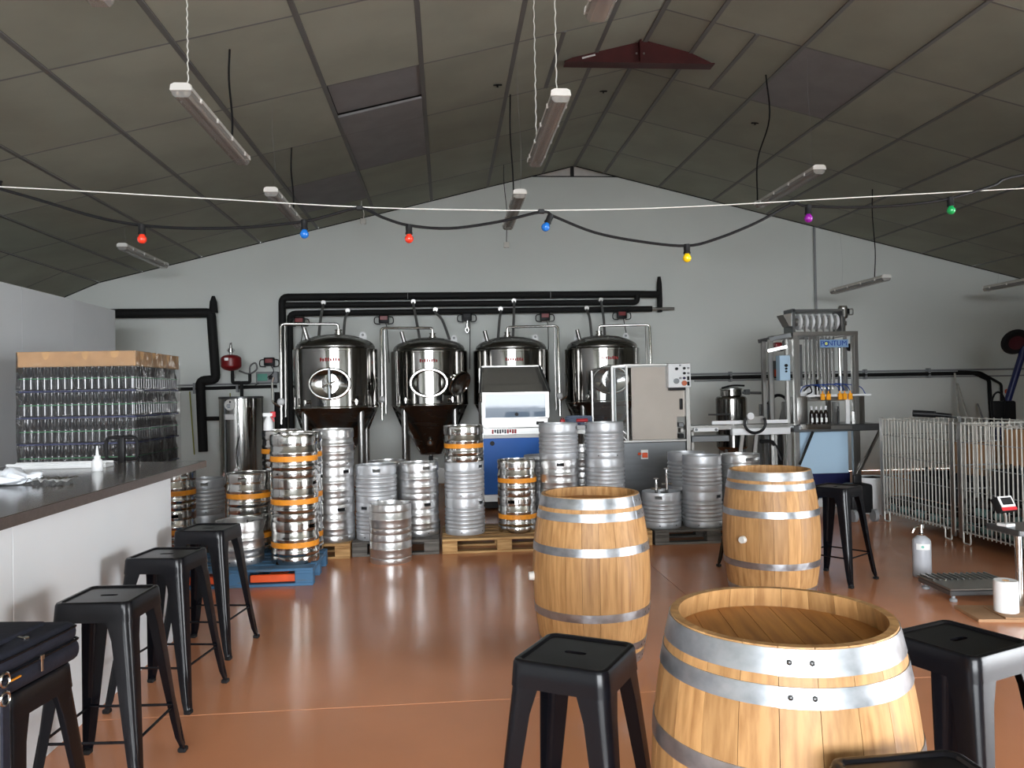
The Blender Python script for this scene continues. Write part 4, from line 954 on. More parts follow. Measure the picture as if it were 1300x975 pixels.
conduit('vertical grey conduit from the roof down behind the bottling machine', [(6.66, 13.64, roof_z(6.66) - 0.03), (6.66, 13.64, 1.8)], 0.022, M_GREYPL)
conduit('yellow green earth wire hanging below the left conduit', [(-4.28, 13.62, 1.66), (-4.22, 13.62, 0.6)], 0.011, M_YELLOWG)
conduit('pale yellow wire hanging beside the water heater', [(-3.62, 13.62, 1.62), (-3.60, 13.62, 0.6)], 0.009, M_YELLOWG)

# ------------------------------------------------------------------ blue bottle washer
YW = 10.3
bx_ = (0.458, 1.329, 10.300, 11.150, 0.077, 1.522)
x0w, x1w = bx_[0], bx_[1]
bw = thing('bottle_washer', 'blue and steel cabinet machine with a slanted clear hood', 'machine', ((x0w + x1w) / 2, YW + 0.4, 0))
def W(mb, name, m, parent=bw, **k): return mb.build(name, m, parent, world=True, **k)
def sub(mb, name, m, part, root, **k):
    o = mb.build(name, m, part, **k); o.location = (0, 0, 0)
    return o
W(MB().rbox(x0w, x1w, YW + 0.02, YW + 0.85, 0.16, 1.42, 0.008, 1), 'cabinet', M_STEEL)
bf = W(MB().rbox(*(0.479, 1.312, 10.280, 10.320, 0.214, 0.945), 0.004, 1), 'blue_front', M_BLUE)
for px__ in ((0.561, 0.622, 10.260, 10.290, 0.851, 0.912), (1.201, 1.263, 10.260, 10.290, 0.845, 0.907)):
    cx_, cz_ = (px__[0] + px__[1]) / 2, (px__[4] + px__[5]) / 2
    sub(MB().cyl((cx_, 10.26, cz_), (cx_, 10.285, cz_), 0.03, n=16), 'round_latch', M_BLKPLASTIC, bf, bw)
W(MB().rbox(*(0.467, 1.315, 10.290, 10.790, 0.120, 0.212), 0.003, 1), 'plinth', M_STEEL)
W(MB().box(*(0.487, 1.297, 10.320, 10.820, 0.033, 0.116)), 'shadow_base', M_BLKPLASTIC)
W(MB().rbox(*(0.480, 1.327, 10.260, 10.310, 0.946, 0.992), 0.003, 1), 'bright_strip', M_WHITEPL)
ls = W(MB().rbox(*(0.482, 1.331, 10.275, 10.315, 0.991, 1.074), 0.003, 1), 'name_strip', M_STEEL)
q0 = (0.585, 0.915, 10.272, 10.276, 1.005, 1.062)
for k in range(10):   # printed maker's marks, too coarse to read in the photograph
    w_ = (q0[1] - q0[0]) / 10
    sub(MB().box(q0[0] + k * w_ + 0.002, q0[0] + (k + 1) * w_ - 0.004, 10.271, 10.276, q0[4] + (0.012 if k % 3 == 1 else 0.0), q0[5]), 'printed_mark', M_REDPRINT if (k == 0 or k > 5) else M_TEXTD, ls, bw)
dr = W(MB().rbox(*(0.483, 1.330, 10.250, 10.310, 1.080, 1.203), 0.006, 1), 'door_rail', M_STEEL)
hb = (1.170, 1.274, 10.220, 10.250, 1.115, 1.156); sub(MB().rbox(*hb, 0.006, 1), 'door_latch', M_BLKPLASTIC, dr, bw)
fr = (0.472, 1.346, 10.260, 10.300, 1.203, 1.543); pn = (0.506, 1.299, 10.262, 10.282, 1.213, 1.522)
wf_ = W(MB().box(fr[0], pn[0], 10.26, 10.30, fr[4], fr[5]).box(pn[1], fr[1], 10.26, 10.30, fr[4], fr[5]).box(pn[0], pn[1], 10.26, 10.30, pn[5], fr[5]).box(pn[0], pn[1], 10.26, 10.30, fr[4], pn[4]), 'window_frame', M_STEEL)
M_MIRRORPANE = mat('tinted_window_pane', (0.20, 0.26, 0.34), 0.03, 0.0, spec=0.45, coat=0.0, bump=0.02, bscale=3.0)
W(MB().box(pn[0], pn[1], 10.272, 10.282, pn[4], pn[5]), 'window_pane', M_MIRRORPANE)
kx = (0.917, 10.250, 1.255); W(MB().cyl((kx[0], 10.24, kx[2]), (kx[0], 10.272, kx[2]), 0.026, n=5), 'pane_knob', M_BLKPLASTIC)
zA = fr[5]; zB = zA + 0.34; hl, hr_ = fr[0] - 0.02, fr[1] + 0.0
tl, tr = hl + 0.03, hr_ - 0.10
for s, (xa, xb) in (('l', (hl, tl)), ('r', (hr_, tr))):
    W(MB().add([(xa, 10.25, zA), (xb, 10.55, zB), (xb, 10.95, zB), (xa, 10.95, zA), (xa + 0.012, 10.25, zA), (xb + 0.012, 10.55, zB), (xb + 0.012, 10.95, zB), (xa + 0.012, 10.95, zA)], [(0, 1, 2, 3), (7, 6, 5, 4), (0, 4, 5, 1), (1, 5, 6, 2), (2, 6, 7, 3), (3, 7, 4, 0)]), 'hood_side', M_STEEL)
W(MB().add([(hl + 0.02, 10.26, zA + 0.005), (hr_ - 0.01, 10.26, zA + 0.005), (tr - 0.005, 10.55, zB), (tl + 0.01, 10.55, zB), (hl + 0.02, 10.27, zA + 0.005), (hr_ - 0.01, 10.27, zA + 0.005), (tr - 0.005, 10.56, zB), (tl + 0.01, 10.56, zB)], [(0, 1, 2, 3), (7, 6, 5, 4), (0, 4, 5, 1), (2, 6, 7, 3), (1, 5, 6, 2), (0, 3, 7, 4)]), 'hood_glass', clear_mat('smoked_hood_glass', (0.45, 0.44, 0.42), 0.05, 0.05))
W(MB().rbox(tl, tr + 0.01, 10.54, 10.95, zB, zB + 0.02, 0.004, 1), 'hood_top', M_STEEL)
W(MB().box(hl + 0.01, hr_, 10.93, 10.95, zA, zB), 'hood_back', M_STEEL)
W(MB().rbox(hl + 0.05, hr_ - 0.05, 10.50, 10.56, zA + 0.01, zA + 0.11, 0.006, 1), 'inner_ledge', M_STEEL)
W(MB().bar((hl - 0.005, 10.24, zA), (tl - 0.005, 10.54, zB + 0.01), 0.02), 'hood_edge', M_DARKSTEEL)
W(MB().bar((hr_ + 0.012, 10.24, zA), (tr + 0.015, 10.54, zB + 0.01), 0.02), 'hood_edge', M_DARKSTEEL)

# ------------------------------------------------------------------ beige paneled capping / labelling machine
YM = 9.6
lm = thing('labelling_machine', 'stainless machine with a beige film covered panel and white button panel', 'machine', (2.55, YM + 0.35, 0))
def L2(mb, name, m, **k): return mb.build(name, m, lm, world=True, **k)
b = (2.249, 2.986, 9.600, 10.350, -0.365, 0.893); lx0, lx1 = b[0], b[1]
zc_ = b[5]
lc_ = L2(MB().rbox(lx0 - 0.25, lx1 - 0.02, YM, YM + 0.75, 0.10, zc_, 0.006, 1), 'lower_cabinet', M_DARKSTEEL)
L2(MB().rbox(lx0 - 0.26, lx1 + 0.02, YM - 0.02, YM + 0.77, zc_, zc_ + 0.03, 0.004, 1), 'deck', M_STEEL)
for x in (lx0 - 0.2, lx1 - 0.08):
    for y in (YM + 0.06, YM + 0.69): L2(MB().cyl((x, y, 0), (x, y, 0.11), 0.025, n=10), 'foot', M_BLKPLASTIC)
sw = (2.390, 2.479, 9.570, 9.600, 0.686, 0.802); so_ = L2(MB().rbox(*sw, 0.004, 1), 'switch_plate', M_LABELW)
sub(MB().rbox(sw[0] + 0.012, sw[1] - 0.012, 9.545, 9.575, sw[4] + 0.02, sw[5] - 0.035, 0.004, 1), 'red_switch', mat('orange_red_switch', srgb(232, 92, 50), 0.4), so_, lm)
sub(MB().cyl((sw[0] - 0.03, 9.56, (sw[4] + sw[5]) / 2 + 0.01), (sw[0], 9.59, (sw[4] + sw[5]) / 2 + 0.01), 0.016, n=10), 'cable_gland', mat('orange_red_switch', (0, 0, 0)), so_, lm)
tp = (2.252, 3.030, 9.600, 9.650, 1.822, 1.866); ztp = tp[5]
def post(x, y, za, zb, w=0.035, m=M_STEEL, name='post'): return L2(MB().rbox(x - w / 2, x + w / 2, y - w / 2, y + w / 2, za, zb, 0.004, 1), name, m)
xr = (2.996, 9.600, 1.188)[0]; xl_ = (2.233, 9.600, 1.205)[0]; xq = (2.060, 9.600, 1.208)[0]; xo = (1.853, 9.600, 1.213)[0]
post(xr, YM, 0.55, ztp, 0.055); post(xl_, YM, zc_ + 0.03, ztp, 0.028); post(xq, YM + 0.05, zc_ + 0.03, ztp - 0.03, 0.032)
post(xr, YM + 0.70, zc_ + 0.03, ztp, 0.04); post(xl_, YM + 0.70, zc_ + 0.03, ztp, 0.03); post(xo, YM + 0.3, zc_ + 0.03, ztp - 0.06, 0.025)
L2(MB().rbox(xl_, xr, YM - 0.015, YM + 0.02, ztp - 0.03, ztp, 0.004, 1), 'top_rail', M_STEEL)
L2(MB().rbox(xl_, xr, YM + 0.68, YM + 0.72, ztp - 0.03, ztp, 0.004, 1), 'top_rail', M_STEEL)
L2(MB().bar((xo, YM + 0.3, ztp - 0.06), (xq, YM + 0.05, ztp - 0.03), 0.02), 'slant_rail', M_STEEL)
L2(MB().bar((xq, YM + 0.05, ztp - 0.03), (xl_, YM, ztp - 0.015), 0.02), 'slant_rail', M_STEEL)
L2(MB().bar((xq, YM + 0.05, zc_ + 0.2), (xl_, YM, zc_ + 0.02), 0.012).bar((xq, YM + 0.05, zc_ + 0.27), (xl_, YM, zc_ + 0.09), 0.012), 'guide_rods', M_STEEL)
L2(MB().add([(xo, YM + 0.30, zc_ + 0.05), (xq, YM + 0.05, zc_ + 0.05), (xq, YM + 0.05, ztp - 0.05), (xo, YM + 0.30, ztp - 0.07), (xo, YM + 0.306, zc_ + 0.05), (xq, YM + 0.056, zc_ + 0.05), (xq, YM + 0.056, ztp - 0.05), (xo, YM + 0.306, ztp - 0.07)], [(0, 1, 2, 3), (7, 6, 5, 4), (0, 4, 5, 1), (2, 6, 7, 3), (1, 5, 6, 2), (0, 3, 7, 4)]), 'clear_door', M_PANE)
L2(MB().box(xq + 0.02, xl_ - 0.015, YM + 0.02, YM + 0.026, zc_ + 0.04, ztp - 0.04), 'clear_door', M_PANE)
bpz = (2.296, 2.966, 9.620, 9.632, 0.902, 1.823)
cpz = (2.733, 3.016, 9.500, 9.600, 1.563, 1.859)
L2(MB().prism([(bpz[0], bpz[4]), (bpz[1] - 0.10, bpz[4]), (bpz[1] - 0.10, bpz[4] + 0.30), (bpz[1], bpz[4] + 0.30), (bpz[1], cpz[4]), (cpz[0], cpz[4]), (cpz[0], bpz[5]), (bpz[0], bpz[5])], 9.62, 9.632), 'beige_panel', M_BEIGE)
dh_ = (2.899, 2.940, 9.600, 9.620, 1.288, 1.425); L2(MB().rbox(*dh_, 0.008, 2), 'door_slot', M_BLKPLASTIC)
for i, zz in enumerate((0.06, 0.13, 0.20)): L2(MB().rbox(bpz[1] - 0.085 + 0.02 * (i % 2), bpz[1] - 0.02, 9.60, 9.70, bpz[4] + zz - 0.03, bpz[4] + zz + 0.025, 0.006, 1), 'drive_part', (M_BLKPLASTIC, M_STEEL, M_DARKSTEEL)[i])
L2(MB().box((bpz[0] + bpz[1]) / 2 - 0.15, (bpz[0] + bpz[1]) / 2 - 0.02, 9.612, 9.62, bpz[4] + 0.005, bpz[4] + 0.02), 'white_tag', M_LABELW)
cp = L2(MB().rbox(*cpz, 0.006, 1), 'button_panel', M_WHITEPL)
def cpos(u, v): return (cpz[0] + u * (cpz[1] - cpz[0]), cpz[5] - v * (cpz[5] - cpz[4]))
for u, v, r_, m_ in ((0.36, 0.22, 0.018, M_BLKPLASTIC), (0.70, 0.20, 0.016, M_BLKPLASTIC), (0.88, 0.20, 0.013, M_GREYPL), (0.70, 0.41, 0.016, M_BLKPLASTIC), (0.88, 0.41, 0.013, M_GREYPL), (0.34, 0.73, 0.034, M_DARKSTEEL), (0.52, 0.61, 0.014, M_GREYPL), (0.69, 0.61, 0.016, M_NAVY), (0.69, 0.82, 0.032, mat('red_orange_knob', srgb(196, 104, 66), 0.4)), (0.52, 0.08, 0.010, M_GREYPL)):
    x, z = cpos(u, v); sub(MB().cyl((x, 9.475, z), (x, 9.505, z), r_, n=14), 'button', m_, cp, lm)
for v in (0.62, 0.84):
    x, z = cpos(0.88, v); sub(MB().rbox(x - 0.014, x + 0.014, 9.49, 9.503, z - 0.025, z + 0.025, 0.003, 1), 'rocker_switch', M_BLKPLASTIC, cp, lm)
L2(MB().rbox(cpz[0] + 0.02, cpz[1] - 0.06, 9.53, 9.60, cpz[4] - 0.035, cpz[4], 0.004, 1), 'cable_tray', M_BLKPLASTIC)
# in-feed conveyor left of it, with a coiled hose on top
ic = thing('infeed_conveyor', 'short steel infeed conveyor left of the beige paneled machine', 'conveyor', (1.95, 9.75, 0))
icb = (1.295, 1.998, 9.700, 9.920, 1.009, 1.067)
MB().rbox(*icb, 0.004, 1).build('belt_frame', M_STEEL, ic, world=True)
MB().rbox(icb[0], icb[1], 9.69, 9.70, icb[5], icb[5] + 0.05, 0.002, 1).build('guide_rail', M_WHITEPL, ic, world=True)
for x in (icb[0] + 0.1, icb[1] - 0.1): MB().rbox(x - 0.02, x + 0.02, 9.78, 9.82, 0, icb[4], 0.004, 1).build('leg', M_STEEL, ic, world=True)
hzz = icb[5] + 0.05
hs = thing('coiled_hose', 'coiled grey blue hose with red fittings on the infeed conveyor', 'hose', ((1.669, 9.850, 1.160)[0], 9.85, hzz))
for k in range(5): MB().tube([((0.16 + 0.006 * (k % 2)) * math.cos(a), 0.09 * math.sin(a), 0.014 + 0.022 * k + 0.004 * math.sin(2 * a + k)) for a in [2 * PI * q / 24 for q in range(24)]], 0.012, 8, closed=True).build('coil', mat('grey_blue_hose', srgb(112, 124, 146), 0.45), hs)
MB().cyl((-0.05, -0.11, 0.06), (0.09, -0.11, 0.06), 0.022, n=10).build('red_fitting', M_REDPL, hs)
MB().rbox(-0.09, 0.0, -0.13, -0.09, 0.0, 0.03, 0.006, 1).build('dark_fitting', M_NAVY, hs)
rs = thing('red_socket', 'red industrial socket left of the coiled hose', 'socket', ((1.451, 9.800, 1.156)[0], 9.8, icb[5] + 0.05))
MB().rbox(-0.03, 0.03, -0.03, 0.03, 0.0, 0.075, 0.01, 2).build('housing', M_REDPL, rs); MB().cyl((0, 0, 0.07), (0, 0, 0.095), 0.02, n=10).build('cap', M_RED, rs)

# ------------------------------------------------------------------ conveyor towards the bottling machine
YC = 9.75
cv_ = thing('outfeed_conveyor', 'stainless conveyor running from the beige paneled machine to the bottling machine', 'conveyor', (3.9, YC + 0.2, 0))
def CV(mb, name, m): return mb.build(name, m, cv_, world=True)
CV(MB().rbox(*(3.071, 4.453, 9.750, 10.050, 1.016, 1.077), 0.004, 1), 'belt_bed', M_STEEL)
CV(MB().rbox(*(3.341, 4.328, 9.700, 9.712, 1.087, 1.132), 0.002, 1), 'guide_rail', M_WHITEPL)
CV(MB().rbox(*(3.597, 4.357, 9.680, 9.780, 0.945, 1.034), 0.012, 2), 'drive_housing', M_WHITEPL)
CV(MB().rbox(*(3.104, 3.598, 9.800, 9.940, 0.863, 0.943), 0.006, 1), 'motor_box', M_DARKSTEEL)
CV(MB().rbox(*(3.105, 3.421, 9.700, 9.720, 1.000, 1.050), 0.003, 1), 'bracket', M_WHITEPL)
for p in ((886, 545.5), (909, 545.5)):
    q = (3.135, 9.700, 1.028) if p[0] == 886 else (3.390, 9.700, 1.022); CV(MB().cyl((q[0], 9.69, q[2]), (q[0], 9.71, q[2]), 0.018, n=10), 'bracket_bolt', M_DARKSTEEL)
g = (3.814, 9.650, 1.188); CV(MB().cyl((g[0], 9.62, g[2]), (g[0], 9.66, g[2]), 0.045, n=20), 'dial', M_WHITEPL)
CV(MB().rbox(*(3.786, 4.002, 9.660, 9.710, 1.087, 1.186), 0.006, 1), 'sensor_plate', M_STEEL)
g = (3.859, 9.600, 1.100); CV(MB().tube([(g[0] + 0.135 * math.cos(a), 9.60, g[2] + 0.125 * math.sin(a)) for a in [math.radians(150 + 240 * k / 20) for k in range(21)]], 0.018, 8), 'black_hose_loop', M_BLKPLASTIC)
xa = (3.845, 9.800, 0.861)[0]; xb = (3.775, 9.800, 0.480)[0]
for px2 in ((3.805, 9.850, 0.960)[0], (3.993, 9.850, 0.956)[0]): CV(MB().bar((px2, 9.9, 0.95), (px2 - 0.13, 9.9, 0.02), 0.045), 'slanted_leg', M_STEEL)
for px2 in ((3.142, 9.850, 0.976)[0], (4.370, 9.850, 0.947)[0], (4.244, 9.850, 0.950)[0]): CV(MB().rbox(px2 - 0.02, px2 + 0.02, 9.88, 9.92, 0, 1.0, 0.004, 1), 'leg', M_STEEL)
CV(MB().tube(smooth_path([((4.041, 9.900, 0.799)[0], 9.9, 0.85), ((4.221, 9.900, 0.825)[0], 9.9, 0.82), ((4.321, 9.900, 0.588)[0], 9.9, 0.60)], 5), 0.025, 8), 'black_duct', M_BLKPLASTIC)
# small lidded tank behind the conveyor
tx = (4.299, 11.600, 1.217)[0]
bt = thing('small_brew_tank', 'small lidded stainless tank behind the conveyor', 'tank', (tx, 11.6, 0))
MB().lathe([(0.0001, 0.52), (0.08, 0.54), (0.20, 0.62), (0.23, 0.66), (0.23, 1.38), (0.215, 1.41), (0.16, 1.43), (0.155, 1.52)], 40).build('shell', M_TANK, bt)
MB().lathe([(0.155, 1.51), (0.165, 1.52), (0.165, 1.535), (0.10, 1.555), (0.0001, 1.56)], 32).build('lid', M_STEEL, bt)
MB().tube(smooth_path([(-0.16, -0.05, 1.545), (0, -0.06, 1.58), (0.19, -0.05, 1.575)], 5), 0.014, 8).build('lid_clamp', M_BLKPLASTIC, bt)
for a in (0.8, 2.4, 3.9, 5.5): MB().cyl((0.19 * math.cos(a), 0.19 * math.sin(a), 0), (0.19 * math.cos(a), 0.19 * math.sin(a), 0.68), 0.022, n=10).build('leg', M_STEEL, bt)
MB().cyl((0.14, -0.1, 1.47), (0.42, -0.12, 1.46), 0.02, n=10).build('side_arm', M_DARKSTEEL, bt)
MB().cyl((-0.42, -0.18, 1.155), (-0.10, -0.22, 1.15), 0.013, n=8).build('long_handle', M_DARKSTEEL, bt)
MB().rbox(0.16, 0.24, -0.16, -0.08, 1.44, 1.52, 0.01, 1).build('valve_head', M_DARKSTEEL, bt)
# dim pump unit further behind
pu = thing('pump_unit', 'dim steel pump unit in the shade behind the bottling machine frame', 'pump', ((4.783, 11.200, 1.100)[0], 11.2, 0))
MB().rbox(-0.16, 0.20, -0.15, 0.25, 0.30, 1.05, 0.02, 2).build('housing', M_DARKSTEEL, pu)
MB().cyl((-0.12, 0.0, 1.05), (-0.12, 0.0, 1.30), 0.09, n=18).build('motor', M_DARKSTEEL, pu)
MB().rbox(0.06, 0.14, -0.17, -0.14, 0.8, 1.33, 0.01, 1).build('grey_column', M_STEEL, pu)
MB().tube(smooth_path([(-0.12, -0.05, 1.28), (0.0, -0.1, 1.42), (0.14, -0.1, 1.38), (0.2, -0.1, 1.2)], 5), 0.022, 8).build('black_hose', M_BLKPLASTIC, pu)
MB().bar((-0.05, -0.2, 0.8), (0.08, -0.2, 1.32), 0.03).build('strut', M_STEEL, pu)
for x in (-0.12, 0.16): MB().rbox(x - 0.03, x + 0.03, -0.1, 0.2, 0, 0.30, 0.005, 1).build('leg', M_DARKSTEEL, pu)

# ------------------------------------------------------------------ bottling machine
YB = 9.75
fm = thing('bottling_machine', 'tall stainless bottling machine with a white cap sorter and blue sign', 'machine', (4.75, YB + 0.4, 0))
def F(mb, name, m, **k): return mb.build(name, m, fm, world=True, **k)
def fx(p): return p
xL = (4.467, 9.750, 1.656)[0]; xR = (5.271, 9.750, 1.641)[0]; zT = (4.880, 9.750, 2.246)[2]; zTab = (4.871, 9.750, 1.011)[2]
xa_ = (4.222, 10.200, 1.669)[0]; xm_ = (4.409, 9.900, 1.660)[0]
for x, y in ((xL, YB), (xR, YB), (xL, YB + 0.75), (xR, YB + 0.75)): F(MB().rbox(x - 0.028, x + 0.028, y - 0.028, y + 0.028, 0.0, zT, 0.004, 1), 'frame_post', M_STEEL)
F(MB().rbox(xL + 0.028, xL + 0.055, YB - 0.02, YB + 0.02, zTab, zT - 0.06, 0.003, 1), 'inner_post', M_STEEL)
F(MB().rbox(xR - 0.055, xR - 0.028, YB - 0.02, YB + 0.02, zTab + 0.2, zT - 0.06, 0.003, 1), 'inner_post', M_STEEL)
for y in (YB, YB + 0.75): F(MB().rbox(xL - 0.03, xR + 0.03, y - 0.03, y + 0.03, zT - 0.05, zT, 0.004, 1), 'top_rail', M_STEEL)
for x in (xL, xR): F(MB().rbox(x - 0.03, x + 0.03, YB, YB + 0.75, zT - 0.05, zT, 0.004, 1), 'top_rail', M_STEEL)
# left hand module
zTl = zT - 0.08
for x, y in ((xa_, YB + 0.20), (xa_ + 0.055, YB + 0.55), (xm_, YB + 0.12)): F(MB().rbox(x - 0.026, x + 0.026, y - 0.026, y + 0.026, 0, zTl, 0.004, 1), 'module_post', M_STEEL)
F(MB().bar((xa_, YB + 0.2, zTl), (xL, YB + 0.05, zT - 0.03), 0.05), 'module_rail', M_DARKSTEEL)
F(MB().bar((xa_, YB + 0.55, zTl), (xL, YB + 0.6, zT - 0.03), 0.05), 'module_rail', M_DARKSTEEL)
F(MB().bar((xa_ - 0.04, YB + 0.18, zTl - 0.15), (xm_, YB + 0.10, zTl - 0.10), 0.04), 'module_rail', M_STEEL)
F(MB().rbox(xa_ + 0.12, xa_ + 0.22, YB + 0.3, YB + 0.4, zTl - 0.10, zTl - 0.03, 0.02, 2), 'red_part', M_RED)
F(MB().tube(smooth_path([(xa_ + 0.05, YB + 0.25, zTl - 0.12), (xa_ + 0.2, YB + 0.25, zTl - 0.13), (xm_, YB + 0.2, zTl - 0.02)], 5), 0.018, 8), 'clear_hose', M_HOSE)
cb = (4.240, 4.380, 9.700, 9.820, 1.627, 1.948); cbo = F(MB().rbox(*cb, 0.006, 1), 'switch_box', M_BLUEPANEL)
cxx, czz = (cb[0] + cb[1]) / 2, (cb[4] + cb[5]) / 2
for dz, r_ in ((0.03, 0.02), (-0.01, 0.014), (-0.045, 0.012)): sub(MB().cyl((cxx + 0.01, 9.68, czz + dz), (cxx + 0.01, 9.705, czz + dz), r_, n=10), 'selector', M_BLKPLASTIC, cbo, fm)
F(MB().rbox(*(4.350, 4.437, 10.200, 10.230, 1.676, 1.897), 0.004, 1), 'side_screen', M_DARKSTEEL)
F(MB().rbox(*(4.370, 4.435, 10.150, 10.180, 1.685, 1.780), 0.006, 1), 'red_button', M_REDWOOD)
# cap sorter on top
d0_ = (4.555, 9.950, 2.390); d1_ = (5.133, 9.950, 2.383); rd = 0.105; zd = d0_[2]
cs = F(MB().cyl((d0_[0], 9.95, zd), (d1_[0], 9.95, zd), 0.05, n=16), 'sorter_axle', M_STEEL)
nd = 7
for k in range(nd):
    xk = d0_[0] + 0.06 + (d1_[0] - d0_[0] - 0.08) * k / (nd - 1)
    M = Matrix.Translation((xk, 9.95, zd)) @ Matrix.Rotation(PI / 2, 4, 'Y')
    sub(MB().lathe([(0.0001, -0.018), (rd * 0.9, -0.018), (rd, -0.008), (rd, 0.008), (rd * 0.9, 0.018), (0.0001, 0.018)], 28, M=M), 'sorter_disc', M_WHITEPL, cs, fm)
    F(MB().rbox(xk + 0.022, xk + 0.030, YB + 0.06, YB + 0.09, zT, zd + 0.07, 0.001, 1), 'sorter_rib', M_STEEL)
F(MB().rbox(d0_[0] - 0.07, d1_[0] + 0.03, 9.83, 10.10, zd + rd + 0.015, zd + rd + 0.05, 0.004, 1), 'sorter_cover', M_DARKSTEEL)
F(MB().rbox(d0_[0] - 0.075, d0_[0] - 0.035, 9.83, 10.10, zT, zd + rd + 0.06, 0.004, 1), 'sorter_end', M_DARKSTEEL)
F(MB().rbox(d1_[0] + 0.02, d1_[0] + 0.045, 9.83, 10.10, zT, zd + rd + 0.05, 0.004, 1), 'sorter_end', M_DARKSTEEL)
F(MB().prism([(d0_[0] - 0.19, zd + 0.09), (d0_[0] - 0.075, zd + 0.11), (d0_[0] - 0.075, zd - 0.06), (d0_[0] - 0.11, zd - 0.06)], 9.85, 10.05), 'cap_hopper', M_STEEL)
mx = (5.223, 9.950, 2.517)
F(MB().lathe([(0.0001, -0.085), (0.05, -0.085), (0.06, -0.07), (0.06, 0.05), (0.05, 0.08), (0.0001, 0.085)], 20, c=(mx[0], 9.95, mx[2])), 'motor', M_STEEL)
F(MB().rbox(mx[0] + 0.03, mx[0] + 0.07, 9.90, 9.95, mx[2] - 0.03, mx[2] + 0.04, 0.006, 1), 'terminal_box', M_BLKPLASTIC)
F(MB().tube(round_path([(mx[0] + 0.06, 9.93, mx[2] - 0.04), (mx[0] + 0.13, 9.93, mx[2] - 0.04), (mx[0] + 0.13, 9.93, mx[2] + 0.04), (mx[0] + 0.07, 9.93, mx[2] + 0.03)], 0.02), 0.008, 6), 'motor_guard', M_STEEL)
F(MB().cyl((mx[0], 9.95, zT), (mx[0], 9.95, mx[2] - 0.08), 0.028, n=12), 'motor_stand', M_STEEL)
F(MB().cyl((mx[0] - 0.04, 9.95, mx[2] - 0.15), (mx[0] + 0.04, 9.95, mx[2] - 0.15), 0.03, n=12), 'gearbox', M_STEEL)
# filling tubes
zb_ = (4.984, 9.950, 1.526)[2]
for k, px3 in enumerate(((4.703, 9.950, 1.862)[0], (4.756, 9.950, 1.861)[0], (4.809, 9.950, 1.860)[0], (4.874, 9.950, 1.859)[0], (4.927, 9.950, 1.858)[0], (4.970, 9.950, 1.857)[0], (5.024, 9.950, 1.856)[0], (5.078, 9.950, 1.856)[0])):
    F(MB().rbox(px3 - 0.011, px3 + 0.011, YB + 0.18, YB + 0.20, zb_, zT - 0.05, 0.003, 1), 'cap_chute', M_STEEL)
    F(MB().cyl((px3 + 0.024, YB + 0.28, zb_ - 0.02), (px3 + 0.024, YB + 0.28, zT - 0.1), 0.008, n=8), 'filling_tube', M_STEEL)
q = (5.139, 9.900, 1.904)[0]
F(MB().cyl((q, YB + 0.15, zb_ + 0.10), (q, YB + 0.15, zT - 0.12), 0.022, n=14), 'air_cylinder', M_MIRROR)
F(MB().cyl((q + 0.005, YB + 0.15, zb_ - 0.05), (q + 0.005, YB + 0.15, zb_ + 0.15), 0.035, n=14), 'crown_head', M_DARKSTEEL)
F(MB().rbox(q + 0.05, q + 0.09, YB + 0.12, YB + 0.16, zb_ - 0.05, zT - 0.06, 0.004, 1), 'head_guide', M_STEEL)
F(MB().cyl((q + 0.12, YB + 0.1, zT - 0.20), (q + 0.12, YB + 0.13, zT - 0.20), 0.05, n=18), 'black_pulley', M_BLKPLASTIC)
q2 = (4.647, 9.950, 1.759)[0]
F(MB().rbox(q2 - 0.03, q2 + 0.01, YB + 0.2, YB + 0.3, zb_ + 0.02, zT - 0.15, 0.004, 1), 'valve_block', M_DARKSTEEL)
F(MB().tube(smooth_path([(q2 - 0.03, YB + 0.1, zb_ - 0.04), (q2 + 0.03, YB + 0.06, zb_ + 0.02), (q2 + 0.06, YB + 0.06, zb_ - 0.05), (q2, YB + 0.06, zb_ - 0.08)], 5), 0.010, 6), 'black_loop', M_BLKPLASTIC)
# sign
sg = (4.778, 5.155, 9.700, 9.706, 2.039, 2.140)
sgn = F(MB().box(*sg), 'name_sign', M_SIGNBLUE)
sw_ = sg[1] - sg[0]; zs_ = (sg[4] + sg[5]) / 2
for ch, u in (('P', 0.075), ('N', 0.36), ('T', 0.51), ('U', 0.67), ('M', 0.855)):
    text_mesh('sign_letter', ch, 0.092, M_BLUEPRINT, sgn, (sg[0] + sw_ * u, 9.697, zs_))
MB().lathe([(0.018, -0.0), (0.036, -0.0)], 20, M=Matrix.Translation((sg[0] + sw_ * 0.215, 9.698, zs_)) @ Matrix.Rotation(PI / 2, 4, 'X')).build('sign_ring', M_BLUEPRINT, sgn)
MB().lathe([(0.0001, 0), (0.020, 0)], 20, M=Matrix.Translation((sg[0] + sw_ * 0.215, 9.697, zs_)) @ Matrix.Rotation(PI / 2, 4, 'X')).build('sign_dot', M_YELLOWP, sgn)
